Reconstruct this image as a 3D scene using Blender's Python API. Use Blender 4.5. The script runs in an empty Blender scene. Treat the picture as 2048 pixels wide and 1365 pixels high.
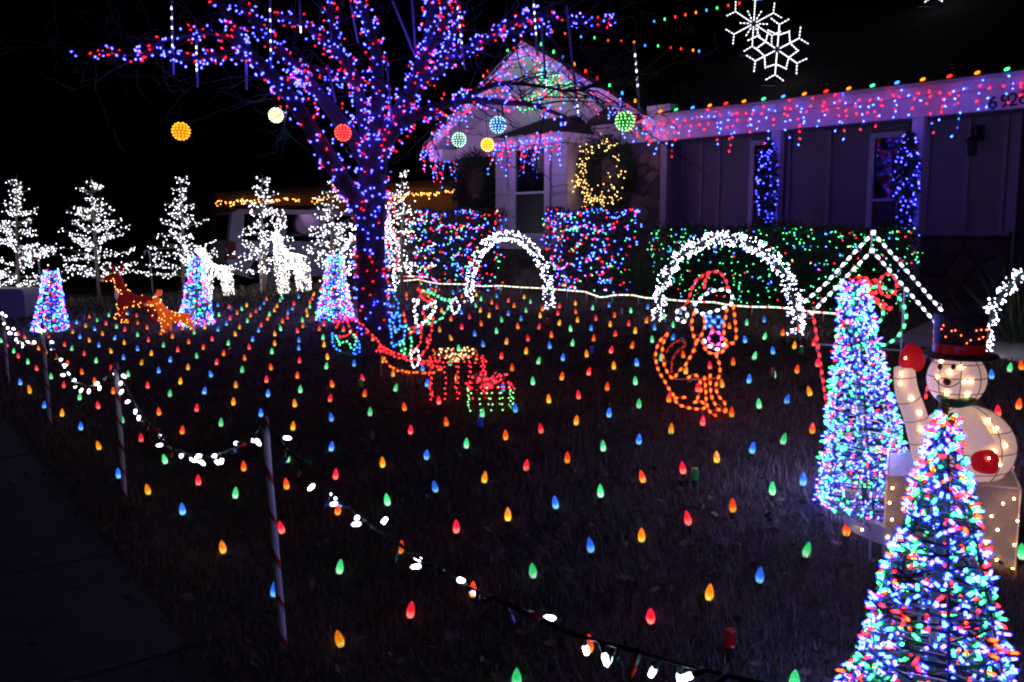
import bpy, bmesh, math, random
import numpy as np
from mathutils import Vector, Matrix
random.seed(7); np.random.seed(7)
SC = bpy.context.scene
COL = SC.collection
# ------------------------------------------------------------------ camera, world, light, exposure
F = 1750.0                                  # focal length in pixels of the 2048 px wide photograph
TH = math.atan(217.5 / F)                   # camera looks slightly down
EYE = 1.55
cam_d = bpy.data.cameras.new('camera'); cam = bpy.data.objects.new('camera', cam_d); COL.objects.link(cam)
cam_d.sensor_width = 36.0; cam_d.lens = F / 2048 * 36.0; cam_d.clip_end = 600; cam_d.clip_start = 0.05
cam.location = (0, 0, EYE); cam.rotation_euler = (math.pi / 2 - TH, 0, 0)
SC.camera = cam
W = bpy.data.worlds.new('World'); SC.world = W; W.use_nodes = True
wn = W.node_tree; bg = wn.nodes['Background']
sky = wn.nodes.new('ShaderNodeTexSky'); sky.sky_type = 'NISHITA'; sky.sun_disc = False
sky.sun_elevation = math.radians(-9); sky.sun_rotation = math.radians(200)
wn.links.new(sky.outputs[0], bg.inputs[0]); bg.inputs[1].default_value = 0.008
sd = bpy.data.lights.new('moon', 'SUN'); sd.energy = 0.002; sd.angle = math.radians(0.5); sd.color = (1.0, .95, .9)
so = bpy.data.objects.new('moon', sd); COL.objects.link(so); so.rotation_euler = (math.radians(40), 0, math.radians(-30))
vs = SC.view_settings; vs.view_transform = 'Standard'; vs.look = 'None'; vs.gamma = 1.0; vs.exposure = 0.45; vs.use_curve_mapping = False
SC.render.engine = 'CYCLES'
cy = SC.cycles
cy.use_denoising = True; cy.max_bounces = 4; cy.diffuse_bounces = 2; cy.glossy_bounces = 2; cy.transmission_bounces = 3
cy.transparent_max_bounces = 6; cy.sample_clamp_indirect = 2.0; cy.sample_clamp_direct = 0; cy.caustics_reflective = False; cy.caustics_refractive = False
cy.use_light_tree = True
cy.pixel_filter_type = 'BLACKMAN_HARRIS'; cy.filter_width = 2.0
# ------------------------------------------------------------------ geometry of the place
C0 = np.array([0, 0, EYE]); FW = np.array([0, math.cos(TH), -math.sin(TH)])
UP = np.array([0, math.sin(TH), math.cos(TH)]); RT = np.array([1.0, 0, 0])
def ray(px, py): return FW + (px - 1024) / F * RT + (682.5 - py) / F * UP
def at(px, py, d):
    r = ray(px, py); return C0 + r * (d / r[1])
def sm(a, b, x):
    t = np.clip((x - a) / (b - a), 0, 1); return t * t * (3 - 2 * t)
def gz(x, y):
    s = .8 * x + .6 * y
    z = .14 * np.clip(s - 1.5, 0, 3.9) + .04 * np.clip(s - 5.4, 0, 4)
    a = (x - 2.16) * .69 - (y - 14.2) * .724
    m = sm(-4.9, -6.3, a) * sm(15.3, 17.2, y)
    return z * (1 - m) + .25 * m
def G(px, py, h=0.0):
    r = ray(px, py); y = 1.0; lo = 1.0
    while y < 70:
        p = C0 + r * (y / r[1])
        if p[2] < gz(p[0], p[1]) + h: break
        lo = y; y += .05
    hi = y
    for _ in range(18):
        m = (lo + hi) / 2; p = C0 + r * (m / r[1])
        if p[2] < gz(p[0], p[1]) + h: hi = m
        else: lo = m
    return C0 + r * (hi / r[1])
HE = np.array([.69, -.724, 0]); HE /= np.linalg.norm(HE)
HN = np.array([.724, .69, 0]); HN /= np.linalg.norm(HN)
HO = np.array([2.16, 14.2, 0])
def HP(a, b, z): return HO + HE * a + HN * b + np.array([0, 0, z])
def onb(px, py, b):
    r = ray(px, py); t = (b - (C0 - HO) @ HN) / (r @ HN); p = C0 + t * r
    return (p - HO) @ HE, p[2]
PAD = .71
# ------------------------------------------------------------------ materials
def lin(c): return tuple(((v / 12.92) if v <= .04045 else ((v + .055) / 1.055) ** 2.4) for v in c)
MATS = {}
def mat(name, col, rough=.7, metal=0.0, noise=0.0, nscale=8.0, bump=0.0, bscale=60.0, emis=None, estr=0.0, alpha=None, trans=0.0, spec=.5):
    if name in MATS: return MATS[name]
    m = bpy.data.materials.new(name); m.use_nodes = True; nt = m.node_tree; b = nt.nodes['Principled BSDF']
    b.inputs['Base Color'].default_value = (*col, 1); b.inputs['Roughness'].default_value = rough; b.inputs['Metallic'].default_value = metal
    b.inputs['Specular IOR Level'].default_value = spec
    if trans: b.inputs['Transmission Weight'].default_value = trans
    if alpha is not None: b.inputs['Alpha'].default_value = alpha
    if emis: b.inputs['Emission Color'].default_value = (*emis, 1); b.inputs['Emission Strength'].default_value = estr
    if noise:
        tc = nt.nodes.new('ShaderNodeTexCoord'); n = nt.nodes.new('ShaderNodeTexNoise'); n.inputs['Scale'].default_value = nscale; n.inputs['Detail'].default_value = 6
        cr = nt.nodes.new('ShaderNodeValToRGB')
        cr.color_ramp.elements[0].position = .3; cr.color_ramp.elements[1].position = .7
        cr.color_ramp.elements[0].color = (*[c * (1 - noise) for c in col], 1); cr.color_ramp.elements[1].color = (*[min(1, c * (1 + noise)) for c in col], 1)
        nt.links.new(tc.outputs['Object'], n.inputs['Vector']); nt.links.new(n.outputs['Fac'], cr.inputs['Fac']); nt.links.new(cr.outputs['Color'], b.inputs['Base Color'])
    if bump:
        tc = nt.nodes.new('ShaderNodeTexCoord'); n = nt.nodes.new('ShaderNodeTexNoise'); n.inputs['Scale'].default_value = bscale; n.inputs['Detail'].default_value = 5
        bu = nt.nodes.new('ShaderNodeBump'); bu.inputs['Strength'].default_value = bump; bu.inputs['Distance'].default_value = .02
        nt.links.new(tc.outputs['Object'], n.inputs['Vector']); nt.links.new(n.outputs['Fac'], bu.inputs['Height']); nt.links.new(bu.outputs['Normal'], b.inputs['Normal'])
    MATS[name] = m; return m
def glow(name, col, s):
    if name in MATS: return MATS[name]
    m = bpy.data.materials.new(name); m.use_nodes = True; nt = m.node_tree; nt.nodes.clear()
    e = nt.nodes.new('ShaderNodeEmission'); e.inputs[0].default_value = (*col, 1); e.inputs[1].default_value = s
    o = nt.nodes.new('ShaderNodeOutputMaterial'); nt.links.new(e.outputs[0], o.inputs[0])
    MATS[name] = m; return m
def led(name, body, hot, s):
    """faceted plastic lamp with its diode low in the base: hot at the base, duller to the tip"""
    m = bpy.data.materials.new(name); m.use_nodes = True; nt = m.node_tree; nt.nodes.clear(); N = nt.nodes.new; Lk = nt.links.new
    tc = N('ShaderNodeTexCoord'); sx = N('ShaderNodeSeparateXYZ'); Lk(tc.outputs['Generated'], sx.inputs[0])
    cr = N('ShaderNodeValToRGB'); el = cr.color_ramp.elements
    el[0].position = .0; el[0].color = (*[h * .8 for h in hot], 1); el[1].position = .95; el[1].color = (*[c * .75 for c in body], 1)
    e2 = el.new(.2); e2.color = (*hot, 1); e3 = el.new(.48); e3.color = (*body, 1)
    Lk(sx.outputs[2], cr.inputs[0])
    vo = N('ShaderNodeTexVoronoi'); vo.inputs['Scale'].default_value = 150; Lk(tc.outputs['Object'], vo.inputs['Vector'])
    mr = N('ShaderNodeMapRange'); mr.inputs[1].default_value = 0; mr.inputs[2].default_value = .8; mr.inputs[3].default_value = 1.35 * s; mr.inputs[4].default_value = .6 * s
    Lk(vo.outputs['Distance'], mr.inputs[0])
    e = N('ShaderNodeEmission'); Lk(cr.outputs[0], e.inputs[0]); Lk(mr.outputs[0], e.inputs[1])
    g = N('ShaderNodeBsdfGlossy'); g.inputs['Roughness'].default_value = .2; g.inputs[0].default_value = (.05, .05, .05, 1)
    ad = N('ShaderNodeAddShader'); Lk(e.outputs[0], ad.inputs[0]); Lk(g.outputs[0], ad.inputs[1])
    o = N('ShaderNodeOutputMaterial'); Lk(ad.outputs[0], o.inputs[0]); MATS[name] = m; return m
# mini lamp colours
def pair(name, edge, es, core, cs): return (glow(name + ' lens', edge, es), glow(name + ' core', core, cs))
MG = {'B': pair('blue mini lamp', (.01, .035, 1), 2.2, (.04, .09, 1), 14), 'R': pair('red mini lamp', (1, .006, .03), 1.6, (1, .011, .035), 6), 'G': pair('green mini lamp', (.01, .55, .14), 1.1, (.07, 1, .32), 4),
      'W': pair('cool white mini lamp', (.5, .5, 1), 1.6, (.93, .94, 1), 11), 'T': pair('white tree lamp', (.45, .45, .8), .9, (.92, .93, 1), 4.5), 'Y': pair('warm white mini lamp', (1, .36, .05), .9, (1, .62, .2), 3.2), 'V': pair('violet mini lamp', (.06, .045, 1), 3, (.17, .15, 1), 15),
      'O': pair('orange mini lamp', (1, .05, .008), 1.3, (1, .11, .012), 4), 'A': pair('amber mini lamp', (1, .2, .02), .8, (1, .36, .06), 7),
      'w': pair('soft white mini lamp', (.8, .77, .72), 1.2, (1, .96, .9), 5), 'b': pair('deep blue mini lamp', (.015, .025, .9), 2.2, (.04, .042, 1), 17), 'H': pair('cyan mini lamp', (.015, .2, 1), 1.6, (.12, .6, 1), 5)}
CONE = {'V': pair('violet cone lamp', (.04, .03, 1), 4, (.05, .034, 1), 25), 'B': pair('blue cone lamp', (.01, .04, 1), 3, (.022, .05, 1), 22), 'G': pair('green cone lamp', (.01, .6, .15), 1.5, (.03, 1, .16), 9), 'R': pair('red cone lamp', (1, .008, .02), 2, (1, .014, .03), 8), 'O': pair('orange cone lamp', (1, .05, .008), 1.5, (1, .08, .012), 5), 'H': pair('cyan cone lamp', (.01, .3, .9), 2, (.03, .5, 1), 9)}
# figure lamps (larger, coloured plastic covers)
FG = {'R': pair('red cover lamp', (1, .008, .015), 1.2, (1, .02, .026), 3.4), 'O': pair('orange cover lamp', (1, .045, .004), 1.3, (1, .085, .008), 3.8), 'W': pair('white cover lamp', (.55, .55, .8), 1.0, (.9, .9, 1), 5), 'G': pair('green cover lamp', (.01, .5, .12), .9, (.1, .95, .32), 2.8),
      'B': pair('blue cover lamp', (.012, .09, 1), 1.4, (.022, .15, 1), 5), 'M': pair('pink cover lamp', (1, .02, .4), 1.2, (1, .07, .55), 3.5), 'D': pair('dim cover lamp', (1, .04, .01), .2, (1, .04, .01), .34)}
LED = {'R': led('red faceted lamp', (1, .012, .03), (1, .2, .17), 1.08), 'X': led('red orange faceted lamp', (1, .055, .006), (1, .36, .04), 1.02), 'O': led('amber faceted lamp', (1, .24, .004), (1, .68, .08), 1.0),
       'G': led('green faceted lamp', (.05, .8, .24), (.5, 1, .65), .92), 'B': led('blue faceted lamp', (.02, .15, 1), (.2, .6, 1), 1.08)}
M_wire = mat('dark green wire', (.008, .035, .018), .5)
M_wwire = mat('white wire', (.6, .6, .62), .5)
M_rod = mat('grey steel rod', (.4, .4, .43), .45, .3)
M_blk = mat('black plastic', (.012, .012, .013), .5)
# ------------------------------------------------------------------ mesh builder
class MB:
    def __init__(s): s.v = []; s.f = []; s.m = []
    def add(s, V, Fc, mi=0):
        o = len(s.v); s.v.extend([tuple(map(float, p)) for p in V]); s.f.extend([tuple(i + o for i in f) for f in Fc]); s.m.extend([mi] * len(Fc))
    def box(s, c, size, mi=0, X=(1, 0, 0), Y=(0, 1, 0), Z=(0, 0, 1)):
        c = np.array(c, float); X, Y, Z = np.array(X, float), np.array(Y, float), np.array(Z, float); h = np.array(size) / 2
        V = [c + X * sx * h[0] + Y * sy * h[1] + Z * sz * h[2] for sx in (-1, 1) for sy in (-1, 1) for sz in (-1, 1)]
        s.add(V, [(0, 1, 3, 2), (4, 6, 7, 5), (0, 4, 5, 1), (2, 3, 7, 6), (0, 2, 6, 4), (1, 5, 7, 3)], mi)
    def prism(s, poly, ext, mi=0):
        """poly: 3d points in a plane; ext: extrusion vector"""
        n = len(poly); P = [np.array(p, float) for p in poly]; E = np.array(ext, float)
        V = P + [p + E for p in P]
        s.add(V, [tuple(range(n))[::-1], tuple(range(n, 2 * n))] + [(i, (i + 1) % n, n + (i + 1) % n, n + i) for i in range(n)], mi)
    def tube(s, pts, r, n=6, mi=0, closed=False, cap=True, mfun=None):
        P = [np.array(p, float) for p in pts]; k = len(P)
        R = list(r) if hasattr(r, '__len__') else [r] * k
        o = len(s.v); u = None
        for i in range(k):
            a = P[(i - 1) % k] if (closed or i > 0) else P[i]; b = P[(i + 1) % k] if (closed or i < k - 1) else P[i]
            t = b - a; L = np.linalg.norm(t); t = t / L if L > 1e-9 else np.array([0, 0, 1.])
            if u is None:
                h = np.array([0, 0, 1.]) if abs(t[2]) < .9 else np.array([1., 0, 0]); u = np.cross(t, h)
            else: u = u - t * (u @ t)
            u /= (np.linalg.norm(u) + 1e-12); w = np.cross(t, u)
            for j in range(n):
                an = 2 * math.pi * j / n; q = P[i] + R[i] * (math.cos(an) * u + math.sin(an) * w); s.v.append((float(q[0]), float(q[1]), float(q[2])))
        for i in range(k if closed else k - 1):
            for j in range(n):
                i2 = (i + 1) % k
                s.f.append((o + i * n + j, o + i * n + (j + 1) % n, o + i2 * n + (j + 1) % n, o + i2 * n + j)); s.m.append(mfun(i, j) if mfun else mi)
        if cap and not closed:
            s.f.append(tuple(o + j for j in range(n))[::-1]); s.m.append(mi); s.f.append(tuple(o + (k - 1) * n + j for j in range(n))); s.m.append(mi)
    def lathe(s, prof, c=(0, 0, 0), n=12, mi=0, axis=(0, 0, 1)):
        """prof: (radius, height) pairs along axis from c"""
        Z = np.array(axis, float); Z /= np.linalg.norm(Z); h = np.array([0, 0, 1.]) if abs(Z[2]) < .9 else np.array([1., 0, 0])
        X = np.cross(Z, h); X /= np.linalg.norm(X); Y = np.cross(Z, X); c = np.array(c, float); o = len(s.v)
        for r, z in prof:
            for j in range(n):
                an = 2 * math.pi * j / n; q = c + Z * z + r * (math.cos(an) * X + math.sin(an) * Y); s.v.append(tuple(map(float, q)))
        for i in range(len(prof) - 1):
            for j in range(n):
                s.f.append((o + i * n + j, o + i * n + (j + 1) % n, o + (i + 1) * n + (j + 1) % n, o + (i + 1) * n + j)); s.m.append(mi)
        s.f.append(tuple(o + j for j in range(n))[::-1]); s.m.append(mi); k = len(prof) - 1
        s.f.append(tuple(o + k * n + j for j in range(n))); s.m.append(mi)
    def ball(s, c, r, n=10, mi=0, sc=(1, 1, 1), k=None):
        k = k or max(4, n // 2)
        o = len(s.v); c = np.array(c, float); V = [c + np.array([0, 0, r * sc[2]])]
        for i in range(1, k):
            t = math.pi * i / k
            for j in range(n):
                a = 2 * math.pi * j / n; V.append(c + r * np.array([math.sin(t) * math.cos(a) * sc[0], math.sin(t) * math.sin(a) * sc[1], math.cos(t) * sc[2]]))
        V.append(c - np.array([0, 0, r * sc[2]])); Fc = []
        for j in range(n): Fc.append((0, 1 + j, 1 + (j + 1) % n))
        for i in range(k - 2):
            for j in range(n):
                a = 1 + i * n + j; b = 1 + i * n + (j + 1) % n; Fc.append((a, a + n, b + n, b))
        q = 1 + (k - 2) * n; e = len(V) - 1
        for j in range(n): Fc.append((q + j, e, q + (j + 1) % n))
        s.add(V, Fc, mi)
    def bulb(s, p, d, L, r, mi=0, n=5, core=None):
        core = mi if core is None else core
        d = np.array(d, float); d /= (np.linalg.norm(d) + 1e-9); h = np.array([0, 0, 1.]) if abs(d[2]) < .9 else np.array([1., 0, 0])
        X = np.cross(d, h); X /= np.linalg.norm(X); Y = np.cross(d, X); p = np.array(p, float); o = len(s.v)
        for t, q in ((0, .6), (.22, 1.0), (.8, .8)):
            for j in range(n):
                a = 2 * math.pi * j / n; w = p + d * L * t + r * q * (math.cos(a) * X + math.sin(a) * Y); s.v.append((float(w[0]), float(w[1]), float(w[2])))
        w = p + d * L; s.v.append(tuple(map(float, w)))
        for i in range(2):
            for j in range(n): s.f.append((o + i * n + j, o + i * n + (j + 1) % n, o + (i + 1) * n + (j + 1) % n, o + (i + 1) * n + j)); s.m.append(core if i else mi)
        for j in range(n): s.f.append((o + 2 * n + j, o + 2 * n + (j + 1) % n, o + 3 * n)); s.m.append(mi)
        s.f.append(tuple(o + j for j in range(n))[::-1]); s.m.append(mi)
    def mesh(s, name, mats, smooth=False):
        me = bpy.data.meshes.new(name); me.from_pydata(s.v, [], s.f)
        for m in (mats if isinstance(mats, (list, tuple)) else [mats]): me.materials.append(m)
        if any(s.m): me.polygons.foreach_set('material_index', s.m)
        if smooth: me.polygons.foreach_set('use_smooth', [True] * len(s.f))
        me.update(); return me
    def build(s, name, mats, parent=None, smooth=False, stuff=False, label=None):
        return link(name, s.mesh(name, mats, smooth), parent, stuff, label)
def link(name, me, parent=None, stuff=False, label=None):
    o = bpy.data.objects.new(name, me); COL.objects.link(o)
    if parent is not None:
        o.parent = parent; w = Matrix.Translation(parent.location) if parent.type == 'EMPTY' else parent.matrix_basis
        o.matrix_parent_inverse = w.inverted()
    if stuff: o['kind'] = 'stuff'
    if label: o['label'] = label
    return o
def world_of(o):
    m = o.matrix_basis.copy(); p = o.parent
    return m
def thing(name, label, cat, loc=(0, 0, 0), group=None):
    o = bpy.data.objects.new(name, None); COL.objects.link(o); o.location = tuple(map(float, loc)); o.empty_display_size = .1
    o['label'] = label; o['category'] = cat
    if group: o['group'] = group
    return o
def tag(o, label, cat, group=None):
    o['label'] = label; o['category'] = cat
    if group: o['group'] = group
    return o
def np_mesh(name, V, k, mats, midx=None, parent=None, stuff=True):
    """V: (n*k,3) array: n faces of k own vertices"""
    n = len(V) // k; me = bpy.data.meshes.new(name); me.vertices.add(len(V)); me.vertices.foreach_set('co', np.asarray(V, np.float32).ravel())
    me.loops.add(n * k); me.loops.foreach_set('vertex_index', np.arange(n * k, dtype=np.int32)); me.polygons.add(n)
    me.polygons.foreach_set('loop_start', np.arange(0, n * k, k, dtype=np.int32))
    for m in (mats if isinstance(mats, (list, tuple)) else [mats]): me.materials.append(m)
    if midx is not None: me.polygons.foreach_set('material_index', np.asarray(midx, np.int32))
    me.update(calc_edges=True); return link(name, me, parent, stuff)
def unit(a): return a / (np.linalg.norm(a, axis=-1, keepdims=True) + 1e-9)
def leaves(name, P, D, L, Wd, mats, midx=None, parent=None):
    """small diamond leaves / needles at P along D"""
    P = np.asarray(P); D = unit(np.asarray(D)); n = len(P); R = unit(np.cross(D, np.random.normal(size=(n, 3))))
    L = np.broadcast_to(np.asarray(L, float).reshape(-1, 1), (n, 1)); Wd = np.broadcast_to(np.asarray(Wd, float).reshape(-1, 1), (n, 1))
    V = np.stack([P, P + D * L * .45 + R * Wd, P + D * L, P + D * L * .45 - R * Wd], 1).reshape(-1, 3)
    return np_mesh(name, V, 4, mats, midx, parent)
BULB_MESH = {}
def bulb_proto(L, r, m, n=8):
    m = m if isinstance(m, tuple) else (m, m); k = (round(L, 4), round(r, 4), m[0].name, n)
    if k not in BULB_MESH:
        b = MB(); b.bulb((0, 0, 0), (0, 0, 1), L, r, 0, n, 1); BULB_MESH[k] = b.mesh('bulb', list(m))
    return BULB_MESH[k]
def place(o, p, d):
    d = Vector(tuple(map(float, d))); q = d.to_track_quat('Z', 'Y'); o.rotation_mode = 'QUATERNION'; o.rotation_quaternion = q; o.location = tuple(map(float, p))
def lamps(parent, P, D, cols, L, r, table=None, single=0, n=5, name='light_bulbs', pname='bulb'):
    """lamps of a string: the `single` nearest to the lens as parts, the rest joined"""
    table = table or MG; keys = sorted(set(cols)); P = [np.array(p, float) for p in P]
    order = sorted(range(len(P)), key=lambda i: np.linalg.norm(P[i] - C0))
    first = set(order[:single])
    for i in order[:single]:
        ll = L * random.uniform(.9, 1.1)
        o = link(pname, bulb_proto(L, r, table[cols[i]], 8), parent); place(o, P[i], D[i])
    rest = [i for i in range(len(P)) if i not in first]
    if rest:
        b = MB()
        for i in rest: b.bulb(P[i], D[i], L * random.uniform(.85, 1.1), r, 2 * keys.index(cols[i]), n, 2 * keys.index(cols[i]) + 1)
        ml = []
        for k in keys: ml += list(table[k]) if isinstance(table[k], tuple) else [table[k]] * 2
        b.build(name, ml, parent, stuff=True)
def rnd3(s=1.0): return np.random.normal(size=3) * s
def skin(name, V, E, R, m, parent=None, sub=2, label=None, smooth=True, raw=False):
    me = bpy.data.meshes.new(name); me.from_pydata([tuple(map(float, v)) for v in V], E, []); o = bpy.data.objects.new(name, me); COL.objects.link(o)
    sk = o.modifiers.new('s', 'SKIN'); sk.use_smooth_shade = smooth
    for i, rr in enumerate(R): me.skin_vertices[0].data[i].radius = (rr, rr) if not hasattr(rr, '__len__') else rr
    me.skin_vertices[0].data[0].use_root = True
    if sub:
        ss = o.modifiers.new('u', 'SUBSURF'); ss.levels = sub; ss.render_levels = sub
    dg = bpy.context.evaluated_depsgraph_get(); me2 = bpy.data.meshes.new_from_object(o.evaluated_get(dg)); bpy.data.objects.remove(o); bpy.data.meshes.remove(me)
    me2.name = name
    if raw: return me2
    me2.materials.clear(); me2.materials.append(m)
    return link(name, me2, parent, label=label)
def surf_pts(me, n):
    me.calc_loop_triangles(); T = np.array([t.vertices[:] for t in me.loop_triangles]); V = np.array([v.co[:] for v in me.vertices])
    A, B, Cc = V[T[:, 0]], V[T[:, 1]], V[T[:, 2]]; N = np.cross(B - A, Cc - A); ar = np.linalg.norm(N, axis=1); i = np.random.choice(len(T), n, p=ar / ar.sum())
    u, v = np.random.rand(n, 1), np.random.rand(n, 1); k = (u + v) > 1; u = np.where(k, 1 - u, u); v = np.where(k, 1 - v, v)
    return A[i] + u * (B - A)[i] + v * (Cc - A)[i], unit(N[i])
def resample(pts, step, closed=False):
    P = [np.array(p, float) for p in pts]
    if closed: P = P + [P[0]]
    seg = [np.linalg.norm(P[i + 1] - P[i]) for i in range(len(P) - 1)]; T = sum(seg); n = max(1, int(round(T / step))); out = []
    for k in range(n if closed else n + 1):
        t = T * k / n; i = 0
        while i < len(seg) - 1 and t > seg[i]: t -= seg[i]; i += 1
        out.append((P[i] + (P[i + 1] - P[i]) * min(1, t / (seg[i] + 1e-12)), unit(P[i + 1] - P[i])))
    return out
def smoothp(pts, it=1):
    P = [np.array(p, float) for p in pts]
    for _ in range(it):
        Q = [P[0]]
        for i in range(len(P) - 1): Q += [P[i] * .75 + P[i + 1] * .25, P[i] * .25 + P[i + 1] * .75]
        P = Q + [P[-1]]
    return P
# ================================================================== SETTING
M_soil = mat('lawn soil and thatch', (.05, .036, .026), .95, noise=.5, nscale=14, bump=.6, bscale=40)
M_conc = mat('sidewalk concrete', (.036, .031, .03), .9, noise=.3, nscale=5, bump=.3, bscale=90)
M_walk = mat('pale walkway concrete', (.42, .40, .39), .9, noise=.15, nscale=4, bump=.2, bscale=70)
M_asph = mat('asphalt', (.045, .045, .048), .95, noise=.3, nscale=20, bump=.4, bscale=120)
def struct(o): o['kind'] = 'structure'; return o
def axis_pts(lo, hi, fine_lo, fine_hi, st):
    a = list(np.arange(fine_lo, fine_hi + 1e-6, st)); q = fine_hi; s = st
    while q < hi: s *= 1.35; q += s; a.append(q)
    q = fine_lo; s = st
    while q > lo: s *= 1.35; q -= s; a.insert(0, q)
    return np.array(a)
xs = axis_pts(-200, 200, -14, 9, .25); ys = axis_pts(-120, 300, 1, 24, .25)
X, Y = np.meshgrid(xs, ys); S = .8 * X + .6 * Y; Z = gz(X, Y)
Z = np.where(S < .9, Z - .03, Z); Z = np.where(S < -2.0, Z - .15, Z)
b = MB(); nx = len(xs); b.v = [tuple(map(float, q)) for q in np.stack([X.ravel(), Y.ravel(), Z.ravel()], 1)]
b.f = [(j * nx + i, j * nx + i + 1, (j + 1) * nx + i + 1, (j + 1) * nx + i) for j in range(len(ys) - 1) for i in range(nx - 1)]; b.m = [0] * len(b.f)
struct(b.build('ground', M_soil, smooth=True))
SU = np.array([-.6, .8, 0]); SN = np.array([.8, .6, 0])          # along and across the sidewalk
def SP(s, t, z): return SN * s + SU * t + np.array([0, 0, z])
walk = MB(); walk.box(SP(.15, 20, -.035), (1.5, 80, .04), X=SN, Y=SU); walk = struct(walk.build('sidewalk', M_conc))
for k in range(14):
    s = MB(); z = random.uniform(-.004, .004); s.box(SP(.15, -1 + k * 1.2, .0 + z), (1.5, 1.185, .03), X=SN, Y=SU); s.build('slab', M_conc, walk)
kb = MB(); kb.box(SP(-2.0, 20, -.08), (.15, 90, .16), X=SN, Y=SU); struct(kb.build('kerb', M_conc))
rd = MB(); rd.box(SP(-6.2, 20, -.155), (8.0, 90, .02), X=SN, Y=SU); struct(rd.build('road', M_asph))
# front walk: pale concrete draped over the slope
def drape(name, corners, m, up=.02, n=14, mm=10):
    P = [G(*c) for c in corners]; b = MB(); V = []
    for j in range(mm + 1):
        for i in range(n + 1):
            u, v = i / n, j / mm; p = (P[0] * (1 - u) + P[1] * u) * (1 - v) + (P[3] * (1 - u) + P[2] * u) * v
            V.append((p[0], p[1], gz(p[0], p[1]) + up))
    k = len(V); V += [(x, y, z - .08) for x, y, z in V]
    Fc = [(j * (n + 1) + i, j * (n + 1) + i + 1, (j + 1) * (n + 1) + i + 1, (j + 1) * (n + 1) + i) for j in range(mm) for i in range(n)]
    ring = [i for i in range(n + 1)] + [j * (n + 1) + n for j in range(1, mm + 1)] + [mm * (n + 1) + i for i in range(n - 1, -1, -1)] + [j * (n + 1) for j in range(mm - 1, 0, -1)]
    Fc += [(ring[q], ring[q - 1], ring[q - 1] + k, ring[q] + k) for q in range(len(ring))]
    b.add(V, Fc); return b.build(name, m)
WALKQ = [(1775, 688), (1868, 641), (2330, 600), (2330, 775)]
struct(drape('walkway', WALKQ, M_walk))
# driveway of the next house
b = MB(); b.box((-9, 22.5, .262), (16, 9.5, .03)); struct(b.build('driveway', M_conc))

# ================================================================== HOUSE
M_white = mat('white painted trim', (.78, .76, .78), .55, noise=.05, nscale=3)
M_side = mat('pale painted siding', (.70, .67, .69), .65, noise=.06, nscale=4)
M_panel = mat('taupe painted panel', (.30, .265, .28), .7, noise=.06, nscale=3)
M_batt = mat('taupe batten', (.38, .34, .36), .6)
M_shing = mat('dark roof shingle', (.016, .013, .013), .95, noise=.4, nscale=30, bump=.5, bscale=60)
M_mort = mat('mortar', (.14, .125, .115), .95, bump=.5, bscale=60)
M_st = [mat('field stone brown', (.17, .105, .075), .9, noise=.35, nscale=9, bump=.6, bscale=35), mat('field stone grey', (.15, .135, .125), .9, noise=.3, nscale=9, bump=.6, bscale=35),
        mat('field stone dark', (.09, .075, .065), .9, noise=.35, nscale=9, bump=.6, bscale=35), mat('field stone tan', (.22, .165, .12), .9, noise=.3, nscale=9, bump=.6, bscale=35)]
M_glass = mat('dark window glass', (.012, .012, .016), .04, spec=.8)
M_blind = mat('grey insect screen', (.03, .03, .036), .25, spec=.6)
HXYZ = dict(X=HE, Y=HN, Z=np.array([0, 0, 1.]))
house = thing('house', 'single storey house with stone and pale siding, gabled bay and long porch behind the lawn', 'house', HP(0, .5, PAD))
def hbox(b, a0, a1, b0, b1, z0, z1, mi=0): b.box(HP((a0 + a1) / 2, (b0 + b1) / 2, (z0 + z1) / 2), (a1 - a0, b1 - b0, z1 - z0), mi, **HXYZ)
zE = 3.37; aL, aR = -5.55, 0.02; aC = -2.78; zA = 4.93
slope = (zA - zE) / (aC - aL)
ridge_b, ridge_z = 4.8, 6.03
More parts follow.
